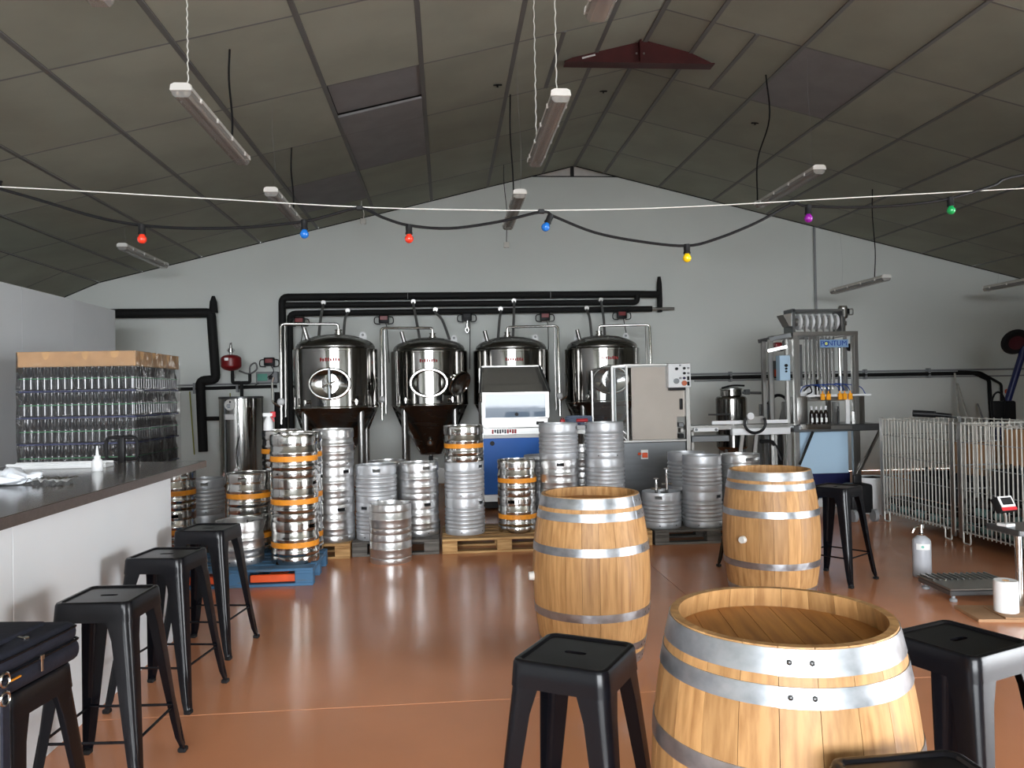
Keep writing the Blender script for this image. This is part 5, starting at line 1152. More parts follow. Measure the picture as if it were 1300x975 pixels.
# star-wheel deck
F(MB().rbox(*(4.454, 4.611, 9.720, 9.920, 1.070, 1.422), 0.02, 2), 'left_guard', M_STEEL)
rg_ = (5.145, 5.440, 9.720, 9.920, 1.033, 1.407)
F(MB().lathe([(0.17, 0), (0.17, rg_[5] - rg_[4]), (0.165, rg_[5] - rg_[4]), (0.165, 0)], 16, a0=-PI * 0.62, a1=PI * 0.3, c=(rg_[1] - 0.16, 9.92, rg_[4]), ring=True), 'curved_guard', M_STEEL)
F(MB().rbox(*(5.103, 5.155, 9.700, 9.730, 1.058, 1.391), 0.003, 1), 'guard_post', M_WHITEPL)
cbr = (4.595, 5.445, 9.700, 9.750, 1.413, 1.438); F(MB().rbox(*cbr, 0.003, 1), 'cross_rail', M_WHITEPL)
F(MB().rbox(*(4.633, 5.138, 9.760, 9.790, 1.355, 1.385), 0.003, 1), 'cross_rail', M_STEEL)
for qx in ((4.783, 9.680, 1.418)[0], (4.861, 9.680, 1.416)[0], (5.013, 9.680, 1.413)[0], (5.076, 9.680, 1.412)[0], (5.149, 9.680, 1.410)[0]):
    oc = F(MB().rbox(qx - 0.026, qx + 0.026, 9.65, 9.69, cbr[4] - 0.045, cbr[5] + 0.012, 0.008, 1), 'orange_clip', M_ORANGEPL)
    sub(MB().cyl((qx, 9.67, cbr[5] + 0.01), (qx, 9.67, cbr[5] + 0.045), 0.009, n=8), 'clip_nipple', M_ORANGEPL, oc, fm)
    F(MB().tube(smooth_path([(qx, 9.67, cbr[5] + 0.04), (qx - 0.01, 9.72, cbr[5] + 0.10), (qx - 0.06, 9.80, cbr[5] + 0.13), (xL + 0.3, 9.9, cbr[5] + 0.12)], 5), 0.006, 6), 'air_hose', M_BLUETUBE)
F(MB().tube(smooth_path([(cbr[0] - 0.08, 9.75, cbr[5]), (cbr[0] - 0.03, 9.75, cbr[5] + 0.10), (cbr[0] + 0.12, 9.80, cbr[5] + 0.13)], 5), 0.006, 6), 'air_hose', M_BLUETUBE)
F(MB().tube(smooth_path([(cbr[1] - 0.05, 9.75, cbr[5]), (cbr[1] - 0.14, 9.75, cbr[5] + 0.10), (cbr[0] + 0.42, 9.80, cbr[5] + 0.14)], 5), 0.006, 6), 'air_hose', M_BLUETUBE)
F(MB().rbox(*(4.587, 4.811, 9.950, 9.970, 1.418, 1.552), 0.003, 1), 'splash_plate', M_WHITEPL)
F(MB().rbox(*(5.062, 5.148, 9.950, 10.000, 1.049, 1.338), 0.003, 1), 'lift_column', M_STEEL)
F(MB().cyl(((5.100, 9.900, 1.164)[0], 9.9, zTab), ((5.100, 9.900, 1.164)[0], 9.9, zTab + 0.27), 0.012, n=8), 'lift_rod', M_BLKPLASTIC)
# table, lower panel, legs and struts
tbx = (4.391, 5.559, 9.660, 10.410, 0.967, 1.053)
F(MB().rbox(*tbx, 0.006, 1), 'table', M_DARKSTEEL)
F(MB().rbox(*(4.470, 4.863, 9.630, 9.660, 1.001, 1.066), 0.004, 1), 'table_rail', M_MIRROR)
F(MB().rbox(*(4.868, 5.150, 9.640, 9.660, 0.993, 1.043), 0.004, 1), 'table_rail', M_STEEL)
F(MB().rbox(*(4.531, 5.174, 9.800, 9.820, 0.420, 0.958), 0.003, 1), 'pale_blue_door', M_BLUEPANEL)
s0 = (4.638, 9.660, 0.970); s1 = (4.452, 9.660, 0.555); F(MB().bar(s0, s1, 0.026), 'dark_strut', M_BLKPLASTIC)
s0 = (5.549, 9.700, 0.957); s1 = (5.240, 9.700, 0.409); F(MB().bar(s0, s1, 0.03), 'steel_strut', M_STEEL)
for px4 in ((5.217, 9.720, 0.529)[0], (4.345, 9.720, 0.553)[0]): F(MB().rbox(px4 - 0.026, px4 + 0.026, 9.70, 9.75, 0, tbx[4], 0.004, 1), 'table_leg', M_STEEL)
F(MB().rbox(xL + 0.05, xR - 0.05, YB + 0.1, YB + 0.6, 0.10, 0.42, 0.01, 1), 'navy_drip_box', M_NAVY)
F(MB().rbox(xL - 0.05, xR + 0.08, YB - 0.03, YB + 0.05, 0.0, 0.11, 0.006, 1), 'base_rail', M_WHITEPL)
wh_ = F(MB().cyl((xR + 0.01, YB - 0.08, 0.20), (xR + 0.04, YB - 0.08, 0.20), 0.06, n=20), 'caster_wheel', M_GREYPL)
F(MB().rbox(xR - 0.01, xR + 0.06, YB - 0.10, YB - 0.03, 0.24, 0.30, 0.006, 1), 'caster_fork', M_STEEL)
# bottles on the machine
bprof2 = [(0.0001, 0), (0.028, 0), (0.030, 0.004), (0.030, 0.135), (0.026, 0.155), (0.015, 0.178), (0.0135, 0.222), (0.0001, 0.224)]
def beer_bottle(x, y, z, label, capped=True):
    t = thing('beer_bottle', label, 'bottle', (x, y, z), 0, 'bottles on the bottling machine')
    MB().lathe(bprof2, 14).build('glass', M_AMBER, t)
    if capped: MB().lathe([(0.0145, 0.180), (0.0150, 0.215), (0.0165, 0.218), (0.0165, 0.232), (0.013, 0.236), (0.0001, 0.236)], 14).build('neck_foil', M_WHITEPL, t)
    else: MB().lathe([(0.0155, 0.212), (0.0165, 0.216), (0.0165, 0.228), (0.0001, 0.231)], 14).build('cap', M_BLKPLASTIC, t)
    MB().lathe([(0.0304, 0.03), (0.0306, 0.032), (0.0306, 0.085), (0.0304, 0.087)], 6, a0=-PI * 0.70, a1=-PI * 0.42).build('label_strip', M_LABELW, t)
for k, (px5, nm) in enumerate((((4.694, 9.800, 1.145), 'leftmost'), ((4.757, 9.800, 1.143), 'second'), ((4.820, 9.800, 1.142), 'third'), ((4.883, 9.800, 1.141), 'last'))):
    beer_bottle(px5[0], 9.80, tbx[5], nm + ' of four silver necked bottles queued on the bottling table')
qd = (4.823, 9.900, 1.447)
pt_ = F(MB().rbox(qd[0] - 0.12, qd[0] + 0.30, 9.84, 9.98, cbr[4] - 0.03, cbr[4] - 0.01, 0.003, 1), 'bottle_shelf', M_STEEL)
beer_bottle(qd[0], 9.90, cbr[4] - 0.01, 'single black bottle standing high under the filling tubes', False)

# ------------------------------------------------------------------ wire cages on the right
CX0, CX1, CZ0, CZ1 = 4.95, 5.90, 0.12, 1.155
def wire_cage(y0, y1, label):
    t = thing('wire_cage', label, 'cage', ((CX0 + CX1) / 2, (y0 + y1) / 2, 0), 0, 'wire bottle cages')
    ox, oy = (CX0 + CX1) / 2, (y0 + y1) / 2
    w = MB().cyl((0, 0, CZ0 - 0.02), (0, 0, CZ1 + 0.015), 0.0062, n=6).mesh('wire'); w.materials.append(M_WIRE)
    def wire(x, y):
        o = bpy.data.objects.new('upright_wire', w); COL.objects.link(o); o.parent = t; o.location = (x - ox, y - oy, 0)
    n = 22
    for k in range(n + 1):
        y = y0 + (y1 - y0) * k / n; wire(CX0, y); 
        if k % 2 == 0: wire(CX1, y)
    for k in range(1, 16):
        x = CX0 + (CX1 - CX0) * k / 16; wire(x, y1)
        if k % 2 == 0: wire(x, y0)
    for z in (CZ0, 0.20, 0.29, 0.52, 0.75, 0.98, CZ1):
        MB().tube([(CX0, y0, z), (CX1, y0, z), (CX1, y1, z), (CX0, y1, z)], 0.0042 if z not in (CZ0, CZ1) else 0.007, 6, closed=True).build('hoop_wire', M_GREYPL if z not in (CZ0, CZ1) else M_WIRE, t, world=True)
    for x, y in ((CX0, y0), (CX0, y1), (CX1, y0), (CX1, y1)):
        sx = 1 if x == CX0 else -1; sy = 1 if y == y0 else -1
        MB().rbox(x - 0.006, x + sx * 0.012 if sx > 0 else x + 0.006, min(y, y + sy * 0.055), max(y, y + sy * 0.055), 0.05, CZ1 + 0.02, 0.002, 1).build('corner_post', M_STEEL, t, world=True)
        MB().tube(round_path([(x, y + sy * 0.06, CZ0), (x, y + sy * 0.06, 0.008), (x, y + sy * 0.16, 0.008), (x, y + sy * 0.16, CZ0)], 0.02), 0.008, 8).build('foot_loop', M_WIRE, t, world=True)
    MB().box(CX0 + 0.01, CX1 - 0.01, y0 + 0.01, y1 - 0.01, CZ0 - 0.004, CZ0 + 0.006).build('mesh_floor', M_DARKSTEEL, t, world=True)
    return t
wire_cage(7.34, 8.65, 'farther zinc wire cage of bottles beside the bottling machine')
wire_cage(6.02, 7.28, 'nearer zinc wire cage of bottles at the right edge')
# empty bottles lying in the cages
lyb = [(0.0001, 0), (0.036, 0.0), (0.040, 0.006), (0.040, 0.17), (0.032, 0.20), (0.016, 0.235), (0.015, 0.285), (0.017, 0.287), (0.017, 0.30), (0.0001, 0.30)]
cagem = {}
def cage_bottle(y, z, m, lab, grp):
    if m.name not in cagem:
        me = MB().lathe(lyb, 12).mesh('bottle'); me.materials.append(m); cagem[m.name] = me
    o = bpy.data.objects.new('glass_bottle', cagem[m.name]); COL.objects.link(o)
    o.location = (CX0 + 0.03, y, z); o.rotation_euler = (0, PI / 2, 0); tag(o, lab, 'bottle', grp)
for (ya, n, nm, base) in ((7.42, 13, 'farther', 0), (6.10, 13, 'nearer', 1)):
    for k in range(n):
        for r in range(2 if nm == 'farther' else 4):
            m_ = M_CYAN if (r in (0, 2) and (k + r) % 3 != 2) else M_GLASSBTL
            cage_bottle(ya + 0.088 * k + (0.0 if r % 2 == 0 else 0.044), CZ0 + 0.052 + 0.078 * r, m_, ('pale green' if m_ == M_CYAN else 'dark') + ' glass bottle lying among others in the ' + nm + ' wire cage', 'bottles in the ' + nm + ' wire cage')
for y, z, lab in ((8.0, 0.285, 'black plastic crate of bottles inside the farther wire cage'), (6.65, 0.44, 'black plastic crate of bottles inside the nearer wire cage')):
    t = thing('plastic_crate', lab, 'crate', (5.52, y, z))
    MB().rbox(-0.30, 0.30, -0.52, 0.52, 0, 0.02, 0.004, 1).build('base', M_BLKPLASTIC, t)
    for s in (-1, 1):
        MB().rbox(-0.30, 0.30, s * 0.51 - 0.01, s * 0.51 + 0.01, 0.02, 0.28, 0.004, 1).build('end_wall', M_BLKPLASTIC, t); MB().rbox(s * 0.29 - 0.01, s * 0.29 + 0.01, -0.5, 0.5, 0.02, 0.26, 0.004, 1).build('side_wall', M_BLKPLASTIC, t)
    for k in range(9):
        for s in (-1, 1): MB().lathe([(0.0001, 0.0), (0.035, 0.0), (0.036, 0.19), (0.015, 0.25), (0.014, 0.31), (0.0001, 0.312)], 10, c=(s * 0.15, -0.45 + 0.112 * k, 0.02)).build('bottle', M_GLASSBTL, t)
for y, z, lab in ((7.50, 0.60, 'brown cardboard box inside the farther wire cage'), (6.72, 0.755, 'brown cardboard box inside the nearer wire cage')):
    t = thing('cardboard_box', lab, 'box', (5.56, y + 0.28, z))
    MB().rbox(-0.20, 0.20, -0.18, 0.18, 0, 0.34, 0.004, 1).build('carton', M_CARD2, t)
    MB().box(-0.202, 0.202, -0.03, 0.03, 0.339, 0.342).build('tape', M_CARD, t)
bo = thing('black_bin', 'black plastic bin and rags behind the farther cage', 'bin', (6.25, 8.3, 0))
MB().lathe([(0.0001, 0), (0.20, 0), (0.24, 0.7), (0.25, 0.7), (0.25, 0.72), (0.22, 0.72), (0.20, 0.03), (0.0001, 0.03)], 24).build('tub', M_BLKPLASTIC, bo)
MB().lathe([(0.255, 0.715), (0.255, 0.74), (0.1, 0.78), (0.0001, 0.785)], 24).build('lid', M_BLKPLASTIC, bo)
# black tube lying across the cage rim
cu = (5.306, 8.300, 1.143)
tb_ = thing('black_torch', 'short black tube lying on the rim of the farther cage', 'tube', (CX0 + 0.35, 8.15, CZ1 + 0.03))
MB().cyl((-0.20, 0.1, 0.045), (0.0, 0, 0.03), 0.036, n=14).build('barrel', M_BLKPLASTIC, tb_); MB().cyl((0.0, 0, 0.03), (0.14, -0.06, 0.012), 0.024, n=12).build('grip', M_BLKPLASTIC, tb_)
MB().bar((0.10, -0.2, 0.0), (0.10, 0.55, 0.0), 0.02, 0.012).build('rest_strip', M_BLKPLASTIC, tb_)
# poles leaning behind the cages
for a, b, lab in (((9.160, 13.500, 1.729), (8.659, 12.600, 0.547), 'pale straight pole leaning on the wall behind the cages'), ((9.215, 13.500, 1.543), (8.883, 12.600, 0.541), 'second leaning pole, more slanted, behind the cages'), ((9.581, 13.500, 1.166), (9.310, 12.800, 0.545), 'short leaning stick behind the cages near the cable drop')):
    o = thing('leaning_pole', lab, 'pole', (b[0], b[1], 0), 0, 'poles behind the cages')
    d = Vector((a[0] - b[0], a[1] - b[1], a[2])); f_ = 1.0
    base = Vector(b) - (Vector(a) - Vector(b)) * (b[2] / (a[2] - b[2]))
    o.location = (base.x, base.y, 0)
    MB().cyl((0, 0, 0.02), (a[0] - base.x, a[1] - base.y, a[2]), 0.016, n=10).build('shaft', M_GREYPL if 'short' in lab else M_WIRE, o)
    MB().cyl((0, 0, 0.0), ((a[0] - base.x) * 0.02, (a[1] - base.y) * 0.02, 0.03), 0.022, n=10).build('rubber_tip', M_BLKPLASTIC, o)
# dark blue upright machine with a wheel on top at the right edge
hw = (7.810, 10.200, 2.103); hb_ = (7.537, 10.200, 0.908); wm = (7.896, 10.200, 1.907)
ht = thing('tilted_wheel_tool', 'dark blue post carrying a tilted black and red wheel at the right edge', 'tool', (hb_[0], 10.2, 0))
MB().tube([(hb_[0] - 0.06, 10.2, 0.02), (hb_[0], 10.2, hb_[2]), (wm[0], 10.2, wm[2]), (wm[0] + 0.03, 10.2, wm[2] + 0.15)], 0.045, 12).build('post', M_NAVY, ht, world=True)
M = Matrix.Translation(hw) @ Matrix.Rotation(math.radians(28), 4, 'Y') @ Matrix.Rotation(math.radians(-62), 4, 'X')
m = MB().lathe([(0.10, -0.04), (0.155, -0.045), (0.185, 0.0), (0.155, 0.045), (0.10, 0.04)], 28, M=M); m.build('tyre', M_BLKPLASTIC, ht, world=True)
MB().lathe([(0.0001, 0.02), (0.07, 0.03), (0.105, 0.032), (0.105, -0.032), (0.07, -0.03), (0.0001, -0.02)], 24, M=M).build('red_hub', mat('dull_maroon_hub', srgb(66, 20, 28), 0.5), ht, world=True)
MB().rbox(hb_[0] - 0.3, hb_[0] + 0.3, 10.0, 10.4, 0.0, 0.06, 0.01, 1).build('base_frame', M_NAVY, ht, world=True)
MB().rbox(hb_[0] - 0.16, hb_[0] + 0.18, 10.08, 10.14, 1.02, 1.30, 0.03, 2).build('dark_body', M_BLKPLASTIC, ht, world=True)
MB().tube([(hb_[0] - 0.10 + 0.10 * math.cos(a), 10.06, 1.22 + 0.2 * math.sin(a)) for a in [2 * PI * k / 20 for k in range(20)]], 0.014, 6, closed=True).build('cable_coil', M_BLKPLASTIC, ht, world=True)
rk = (10.305, 13.550, 1.380); 
ro = thing('red_wall_knob', 'small dark red knob on the wall behind the blue post', 'knob', (rk[0], BW - 0.02, rk[2]))
MB().cyl((0, -0.05, 0), (0, 0.02, 0), 0.05, n=16).build('knob', M_REDWOOD, ro); MB().rbox(-0.03, 0.03, -0.01, 0.02, -0.09, 0.02, 0.005, 1).build('back_plate', M_GREYPL, ro)
# white tub right of the bottling machine
wt_ = thing('white_tub', 'white plastic tub on the floor beside the bottling machine', 'tub', ((5.130, 9.150, 0.393)[0], 9.15, 0))
MB().lathe([(0.0001, 0), (0.15, 0), (0.16, 0.01), (0.19, 0.42), (0.20, 0.42), (0.20, 0.44), (0.18, 0.44), (0.15, 0.02), (0.0001, 0.02)], 28).build('tub', M_WHITEPL, wt_)
MB().lathe([(0.183, 0.40), (0.12, 0.43), (0.0001, 0.45)], 20).build('dark_contents', M_BLKPLASTIC, wt_)
bl = thing('black_wheeled_case', 'black wheeled case on the floor between tub and cages', 'case', (4.70, 8.72, 0))
MB().rbox(-0.13, 0.13, -0.12, 0.12, 0.09, 0.42, 0.03, 2).build('case', M_BLKPLASTIC, bl)
for s in (-1, 1): MB().cyl((s * 0.10, -0.14, 0.07), (s * 0.14, -0.14, 0.07), 0.07, n=18).build('wheel', M_GREYPL, bl)
MB().rbox(-0.05, 0.05, -0.02, 0.02, 0.42, 0.52, 0.012, 2).build('grip', M_BLKPLASTIC, bl)
# grey ribbed bottle with a metal head
rbz = thing('siphon_bottle', 'grey ribbed gas bottle with metal valve standing on the floor', 'bottle', (3.795, 6.06, 0))
pr = [(0.0001, 0), (0.066, 0)]
for k in range(20): pr += [(0.0705, 0.008 + k * 0.0135), (0.0685, 0.0148 + k * 0.0135)]
pr += [(0.069, 0.285), (0.060, 0.305), (0.035, 0.325), (0.022, 0.332)]
MB().lathe(pr, 28).build('bottle', M_SILVERPL, rbz)
MB().lathe([(0.0712, 0.225), (0.0716, 0.226), (0.0716, 0.272), (0.0712, 0.273)], 10, a0=-PI * 0.86, a1=-PI * 0.36).build('label', M_LABELW, rbz)
MB().cyl((-0.032, -0.0655, 0.250), (-0.0325, -0.0668, 0.250), 0.011, n=12).build('label_dot', M_TURQ, rbz)
vh = MB().lathe([(0.022, 0.325), (0.024, 0.345), (0.015, 0.35), (0.015, 0.385), (0.024, 0.39), (0.024, 0.42), (0.0001, 0.425)], 16).build('valve_head', M_MIRROR, rbz)
MB().tube(round_path([(-0.02, 0, 0.40), (-0.055, 0, 0.395), (-0.075, 0, 0.355)], 0.02), 0.007, 8).build('spout', M_MIRROR, vh)
# platform scale, bench, indicator, roll and boards
ps = thing('platform_scale', 'low dark steel platform scale with a ribbed plate on the floor', 'scale', (3.80, 5.50, 0), math.radians(-4))
MB().rbox(-0.26, 0.26, -0.22, 0.22, 0.045, 0.085, 0.008, 1).build('frame', M_DARKSTEEL, ps)
MB().rbox(-0.265, 0.265, -0.225, 0.225, 0.085, 0.10, 0.004, 1).build('plate', M_STEEL, ps)
for k in range(12): MB().rbox(-0.25 + k * 0.044, -0.235 + k * 0.044, 0.02, 0.21, 0.10, 0.112, 0.002, 1).build('plate_rib', M_STEEL, ps)
for x in (-0.22, 0.22):
    for y in (-0.18, 0.18): MB().lathe([(0.0001, 0), (0.026, 0), (0.026, 0.018), (0.012, 0.024), (0.012, 0.05)], 14, c=(x, y, 0)).build('levelling_foot', M_GREYPL, ps)
be = thing('steel_bench', 'dark topped steel bench corner at the right edge', 'bench', (4.15, 5.0, 0))
MB().rbox(3.745, 4.70, 4.90, 5.22, 0.53, 0.57, 0.005, 1).build('top', M_DARKSTEEL, be, world=True)
for x, y in ((3.86, 5.06), (4.6, 4.95), (4.6, 5.17)): MB().cyl((x, y, 0), (x, y, 0.53), 0.022, n=14).build('leg', M_MIRROR, be, world=True)
MB().rbox(3.97, 4.6, 5.0, 5.15, 0.12, 0.46, 0.02, 2).build('pale_box_shelf', M_BLUEPANEL, be, world=True)
dp = thing('scale_display', 'tilted weighing display with white bezel and red underside on the bench', 'display', (3.78, 5.08, 0.57), math.radians(14))
MB().rbox(-0.03, 0.05, -0.04, 0.04, 0.0, 0.02, 0.004, 1).build('foot', M_WHITEPL, dp)
MB().tube(round_path([(0.01, 0.0, 0.015), (0.01, 0.0, 0.07), (0.0, 0.01, 0.11)], 0.02), 0.010, 8).build('stalk', M_STEEL, dp)
M = Matrix.Translation((0, 0, 0.15)) @ Matrix.Rotation(math.radians(-28), 4, 'X')
MB().rbox(-0.07, 0.07, -0.02, 0.035, -0.055, 0.05, 0.008, 2, M).build('housing', M_BLKPLASTIC, dp)
MB().rbox(-0.068, 0.068, -0.026, -0.018, -0.052, -0.028, 0.004, 1, M).build('red_base', M_REDPL, dp)
fr_ = MB().rbox(-0.062, 0.062, -0.028, -0.018, -0.028, 0.048, 0.003, 1, M).build('bezel', M_WHITEPL, dp)
MB().rbox(-0.048, 0.048, -0.031, -0.024, -0.014, 0.037, 0.002, 1, M).build('screen', M_BLKPLASTIC, fr_)
wbk = thing('cardboard_sheet', 'brown board lying on the floor under the paper roll', 'board', (3.70, 4.96, 0), math.radians(-10))
MB().rbox(-0.27, 0.45, -0.17, 0.17, 0.0, 0.022, 0.003, 1).build('lower_board', M_CARD2, wbk)
MB().rbox(-0.10, 0.45, -0.165, 0.12, 0.022, 0.032, 0.003, 1).build('upper_board', M_CARD2, wbk)
pr_ = thing('paper_roll', 'white paper towel roll standing on the brown board', 'paper roll', (3.675, 4.945, 0.032))
MB().lathe([(0.022, 0.005), (0.022, 0.205), (0.068, 0.208), (0.073, 0.204), (0.073, 0.004), (0.068, 0.0), (0.022, 0.0)], 32).build('paper', M_PAPER, pr_)
MB().lathe([(0.019, 0.0), (0.019, 0.207), (0.022, 0.207), (0.022, 0.0)], 20).build('core', M_CARD, pr_)

# ------------------------------------------------------------------ spray bottle on the kegs
sy = thing('spray_bottle', 'white spray bottle with a red trigger standing on a keg stack', 'spray bottle', (-1.735, 7.86, 0.144 + 1.08))
sy.location = (-1.70, 7.72, 1.2245)
MB().lathe([(0.0001, 0), (0.042, 0), (0.046, 0.006), (0.044, 0.06), (0.034, 0.10), (0.020, 0.125), (0.018, 0.135), (0.0001, 0.135)], 18).build('bottle', M_WHITEPL, sy)
hd = MB().rbox(-0.05, 0.045, -0.014, 0.014, 0.132, 0.168, 0.006, 1).build('spray_head', M_WHITEPL, sy)
MB().rbox(0.02, 0.07, -0.012, 0.012, 0.125, 0.180, 0.006, 1).build('red_cap', M_REDPL, hd)
MB().bar((0.03, 0, 0.135), (0.055, 0, 0.085), 0.012).build('trigger', M_REDPL, hd)

# ------------------------------------------------------------------ fluorescent battens hung from the ceiling
def batten_proto():
    t = thing('fluorescent_batten', 'x', 'lamp')       # origin: centre of the near end, runs along +y for 1.57 m
    Lb = 1.57; w = 0.068
    poly = [(-w, -0.012), (w, -0.012), (w * 0.92, 0.022), (w * 0.6, 0.034), (-w * 0.6, 0.034), (-w * 0.92, 0.022)]
    MB().prism(poly, 0.0, Lb).build('housing', M_LAMPBODY, t)
    MB().prism([(x * 1.06, z * 1.08) for x, z in poly], -0.012, 0.012).build('end_cap', M_LAMPEND, t)
    MB().prism([(x * 1.06, z * 1.08) for x, z in poly], Lb - 0.012, Lb + 0.012).build('end_cap', M_LAMPEND, t)
    dif = [(-w * 0.97, -0.012), (-w * 0.9, -0.04), (-w * 0.6, -0.058), (w * 0.6, -0.058), (w * 0.9, -0.04), (w * 0.97, -0.012)]
    vs = [(x, y, z) for y in (0.0, Lb) for x, z in dif]; n = len(dif)
    d = MB().add(vs, [(i, i + 1, n + i + 1, n + i) for i in range(n - 1)] + [tuple(range(n)), tuple(range(n, 2 * n))]).build('diffuser', M_DIFFUSER, t)
    for s in (-1, 1):
        tb2 = MB().cyl((s * 0.026, 0.03, -0.03), (s * 0.026, Lb - 0.03, -0.03), 0.013, n=12).build('tube', M_TUBE, t)
        MB().cyl((s * 0.026, 0.005, -0.03), (s * 0.026, 0.03, -0.03), 0.0135, n=12).build('tube_socket', M_LAMPEND, tb2)
        for y in (0.2, 0.6, 1.0, 1.4): MB().rbox(s * w - 0.006, s * w + 0.006, y - 0.012, y + 0.012, -0.026, 0.006, 0.002, 1).build('clip', M_LAMPEND, t)
    return t
lp0 = batten_proto(); lp_used = [False]
def batten(near, label, wires):
    if not lp_used[0]: lp_used[0] = True; o = lp0; o.location = near; o['label'] = label; o['group'] = 'hanging fluorescent battens'
    else: o = copy_tree(lp0, near, 0, label, 'hanging fluorescent battens')
    for dy, dx, kind in wires:
        x = near[0] + dx; zt_ = roof_z(x) - near[2]
        if kind == 'chain':
            pts = [(dx + 0.004 * math.sin(k * 2.2), dy + 0.004 * math.cos(k * 2.2), 0.03 + (zt_ - 0.03) * k / 40) for k in range(41)]
            NEWPARTS.append((MB().tube(pts, 0.0045, 5), 'hanging_chain', M_CABLEWHITE, o))
        elif kind == 'loop':
            pts = [(0.0, 1.57, 0.0), (0.01, 1.66, -0.02), (-0.02, 1.60, 0.12), (dx + 0.05, 1.2, 0.45), (dx + 0.03, dy, 0.8), (dx, dy, zt_)]
            NEWPARTS.append((MB().tube(smooth_path(pts, 6), 0.009, 6), 'power_cable', M_BLKPLASTIC, o))
        else:
            pts = [(dx, dy, 0.03), (dx + 0.015, dy - 0.01, 0.03 + (zt_ - 0.03) * 0.3), (dx - 0.01, dy, 0.03 + (zt_ - 0.03) * 0.7), (dx, dy, zt_)]
            NEWPARTS.append((MB().tube(smooth_path(pts, 5), 0.009 if kind == 'cable' else 0.001, 6), 'power_cable' if kind == 'cable' else 'hanging_wire', M_BLKPLASTIC if kind == 'cable' else M_GREYPL, o))
NEWPARTS = []
batten((-1.722, 5.40, 3.615), 'fluorescent batten hanging above the middle of the counter, largest on the left', ((0.08, 0.02, 'chain'), (1.42, -0.05, 'cable')))
batten((-1.73, 2.62, 3.625), 'fluorescent batten cut by the top left edge of the picture', ((0.15, 0.0, 'chain'), (1.2, 0.05, 'wire')))
batten((-1.70, 8.00, 3.60), 'fluorescent batten above the keg stacks left of the string bulb', ((1.5, -0.07, 'cable'), (0.15, 0.0, 'wire')))
batten((-4.31, 11.0, 3.62), 'small far fluorescent batten over the cold room end', ((0.1, 0.0, 'wire'), (1.3, 0.0, 'wire')))
batten((0.832, 5.40, 3.61), 'fluorescent batten hanging in the middle above the string lights', ((0.05, -0.02, 'chain'), (0.95, -0.06, 'chain')))
batten((0.865, 2.68, 3.63), 'fluorescent batten cut by the top edge near the ridge', ((0.2, 0.0, 'chain'), (1.2, 0.0, 'wire')))
batten((0.792, 8.00, 3.585), 'short looking fluorescent batten in front of the back wall', ((1.45, 0.05, 'cable'), (0.15, 0.02, 'wire')))
batten((3.975, 8.00, 3.85), 'fluorescent batten on the right slope above the purple bulb', ((0.79, -0.22, 'loop'), (0.2, 0.0, 'wire')))
batten((6.45, 11.0, 3.125), 'far fluorescent batten above the bottling machine', ((0.32, 0.0, 'cable'), (1.3, 0.0, 'wire')))
batten((9.13, 11.0, 3.15), 'far fluorescent batten cut by the right edge', ((0.2, 0.0, 'wire'), (1.3, 0.0, 'wire')))
for mb_, nm_, m_, o_ in NEWPARTS: mb_.build(nm_, m_, o_)
# hanging junction boxes
for (x, y, z, lab) in (((1.007, 12.500, 3.893)[0], 12.5, (1.007, 12.500, 3.893)[2], 'small pale box hanging on a black cord before the back wall'), ((-1.255, 12.600, 4.294)[0], 12.6, (-1.255, 12.600, 4.294)[2], 'tiny pale box hanging near the left roof slope')):
    t = thing('hanging_socket', lab, 'socket', (x, y, z), 0, 'hanging junction boxes')
    MB().rbox(-0.045, 0.045, -0.02, 0.02, -0.045, 0.045, 0.006, 1).build('box', M_LAMPBODY, t)
    MB().tube(smooth_path([(0, 0, 0.02), (0.015, 0, (roof_z(x) - z) * 0.4), (-0.02, 0, (roof_z(x) - z) * 0.75), (-0.02, 0, roof_z(x) - z)], 5), 0.006, 6).build('cord', M_BLKPLASTIC if x > 0 else M_CABLEWHITE, t)
    MB().cyl((0, 0, -0.045), (0, 0, -0.052), 0.018, n=10).build('outlet_face', M_WHITEPL, t)

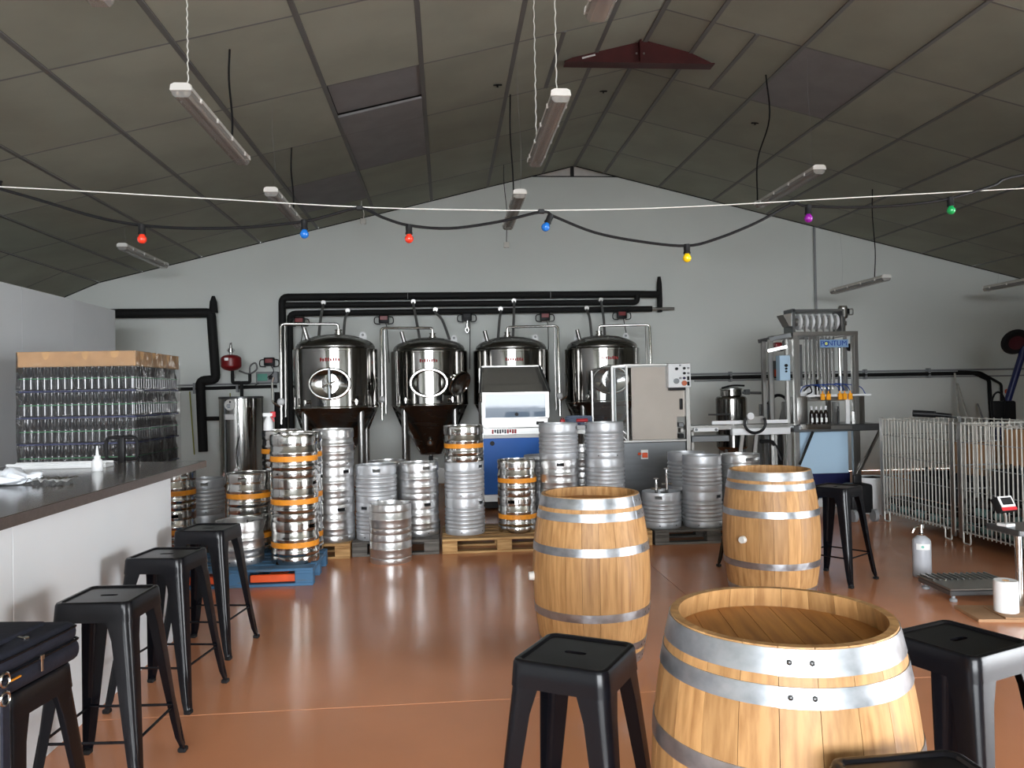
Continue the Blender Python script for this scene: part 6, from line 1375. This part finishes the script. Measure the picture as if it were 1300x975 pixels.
# ------------------------------------------------------------------ steel wire and festoon lights
YS = 4.1
lf = (-2.187, 4.100, 2.617); rt = (3.213, 4.100, 2.623)
sw2 = smooth_path([(-4.585, YS, 2.735), lf, (-1.354, 4.100, 2.570), (-0.491, 4.100, 2.520), (0.054, 4.100, 2.504), (0.571, 4.100, 2.500), (1.248, 4.100, 2.517), (2.212, 4.100, 2.569), rt, (4.5, YS, 2.69), (6.5, YS, 2.80), (9.0, YS, 2.93), (XR, YS, 3.0)], 6)
tag(MB().tube(sw2, 0.0028, 6).build('support_wire', M_CABLEWHITE), 'pale steel wire stretched across the hall above the coloured bulbs', 'wire')
fs_ = thing('festoon_lights', 'black festoon cable with seven coloured bulbs across the hall', 'string lights', (0.0, YS, 2.4))
cab = smooth_path([(-4.585, YS, 2.70), (-2.409, 4.100, 2.660), (-2.188, 4.100, 2.606), (-1.964, 4.100, 2.539), (-1.738, 4.100, 2.468), (-1.510, 4.100, 2.424), (-1.241, 4.100, 2.408), (-0.968, 4.100, 2.415), (-0.707, 4.100, 2.443), (-0.572, 4.100, 2.476), (-0.423, 4.100, 2.512), (-0.308, 4.100, 2.463), (-0.175, 4.100, 2.422), (0.032, 4.100, 2.406), (0.279, 4.100, 2.438), (0.520, 4.100, 2.492), (0.587, 4.100, 2.467), (0.799, 4.100, 2.383), (1.052, 4.100, 2.333), (1.295, 4.100, 2.311), (1.460, 4.100, 2.348), (1.679, 4.100, 2.433), (1.883, 4.100, 2.535), (1.971, 4.100, 2.522), (2.300, 4.100, 2.518), (2.570, 4.100, 2.535), (2.780, 4.100, 2.566), (3.029, 4.100, 2.636), (3.215, 4.100, 2.698), (4.2, YS, 2.82), (6.5, YS, 2.86), (9.0, YS, 2.97), (XR, YS, 3.02)], 5)
MB().tube(cab, 0.0075, 8).build('cable', M_BLKPLASTIC, fs_, world=True)
for (p, rgb, nm, tilt) in (((-1.510, 4.100, 2.420), (238, 62, 40), 'red', 0), ((-0.707, 4.100, 2.443), (30, 112, 200), 'blue', 0), ((-0.175, 4.100, 2.418), (238, 58, 40), 'red', 0), ((0.566, 4.100, 2.471), (24, 108, 204), 'blue', 25), ((1.295, 4.100, 2.311), (248, 206, 20), 'yellow', 0), ((1.971, 4.100, 2.522), (140, 24, 150), 'purple', 0), ((2.780, 4.100, 2.566), (20, 160, 84), 'green', -4)):
    M = Matrix.Translation((p[0], p[1], p[2])) @ Matrix.Rotation(math.radians(tilt), 4, 'Y')
    so2 = MB().lathe([(0.0001, 0.010), (0.016, 0.008), (0.0175, -0.005), (0.0165, -0.03), (0.019, -0.036), (0.019, -0.043), (0.0001, -0.043)], 16, M=M).build('socket', M_BLKPLASTIC, fs_, world=True)
    pr2 = [(0.011, -0.040), (0.0135, -0.046)] + [(0.0225 * math.cos(a), -0.066 + 0.0225 * math.sin(a)) for a in [math.radians(50 - 140 * k / 10) for k in range(10)]] + [(0.0001, -0.0885)]
    MB().lathe(pr2, 20, M=M).build(nm + '_bulb', bulb_mat(nm + '_bulb_glass', rgb), fs_, world=True)
for p in ((-0.423, 4.100, 2.512), (0.520, 4.100, 2.494), (1.883, 4.100, 2.537)):
    MB().rbox(p[0] - 0.02, p[0] + 0.014, p[1] - 0.008, p[1] + 0.008, p[2] - 0.012, p[2] + 0.012, 0.004, 1).build('cable_tie', M_BLKPLASTIC, fs_, world=True)
# small dark fixings in the ceiling
for i, (x, y, lab) in enumerate(((0.66, 9.02, 'dark fixing hook in the ceiling left of the ridge'), (2.12, 10.1, 'torn dark flap in a ceiling panel by the ridge'), (4.15, 10.1, 'small dark bolt in the right ceiling slope'))):
    z = roof_z(x); t = thing('ceiling_fixing', lab, 'fixing', (x, y, z - 0.006))
    MB().rbox(-0.05, 0.05, -0.012, 0.012, -0.012, 0.004, 0.004, 1).build('plate', M_BLKPLASTIC, t); MB().cyl((0, 0, -0.03), (0, 0, 0.0), 0.010, n=8).build('hook', M_BLKPLASTIC, t)
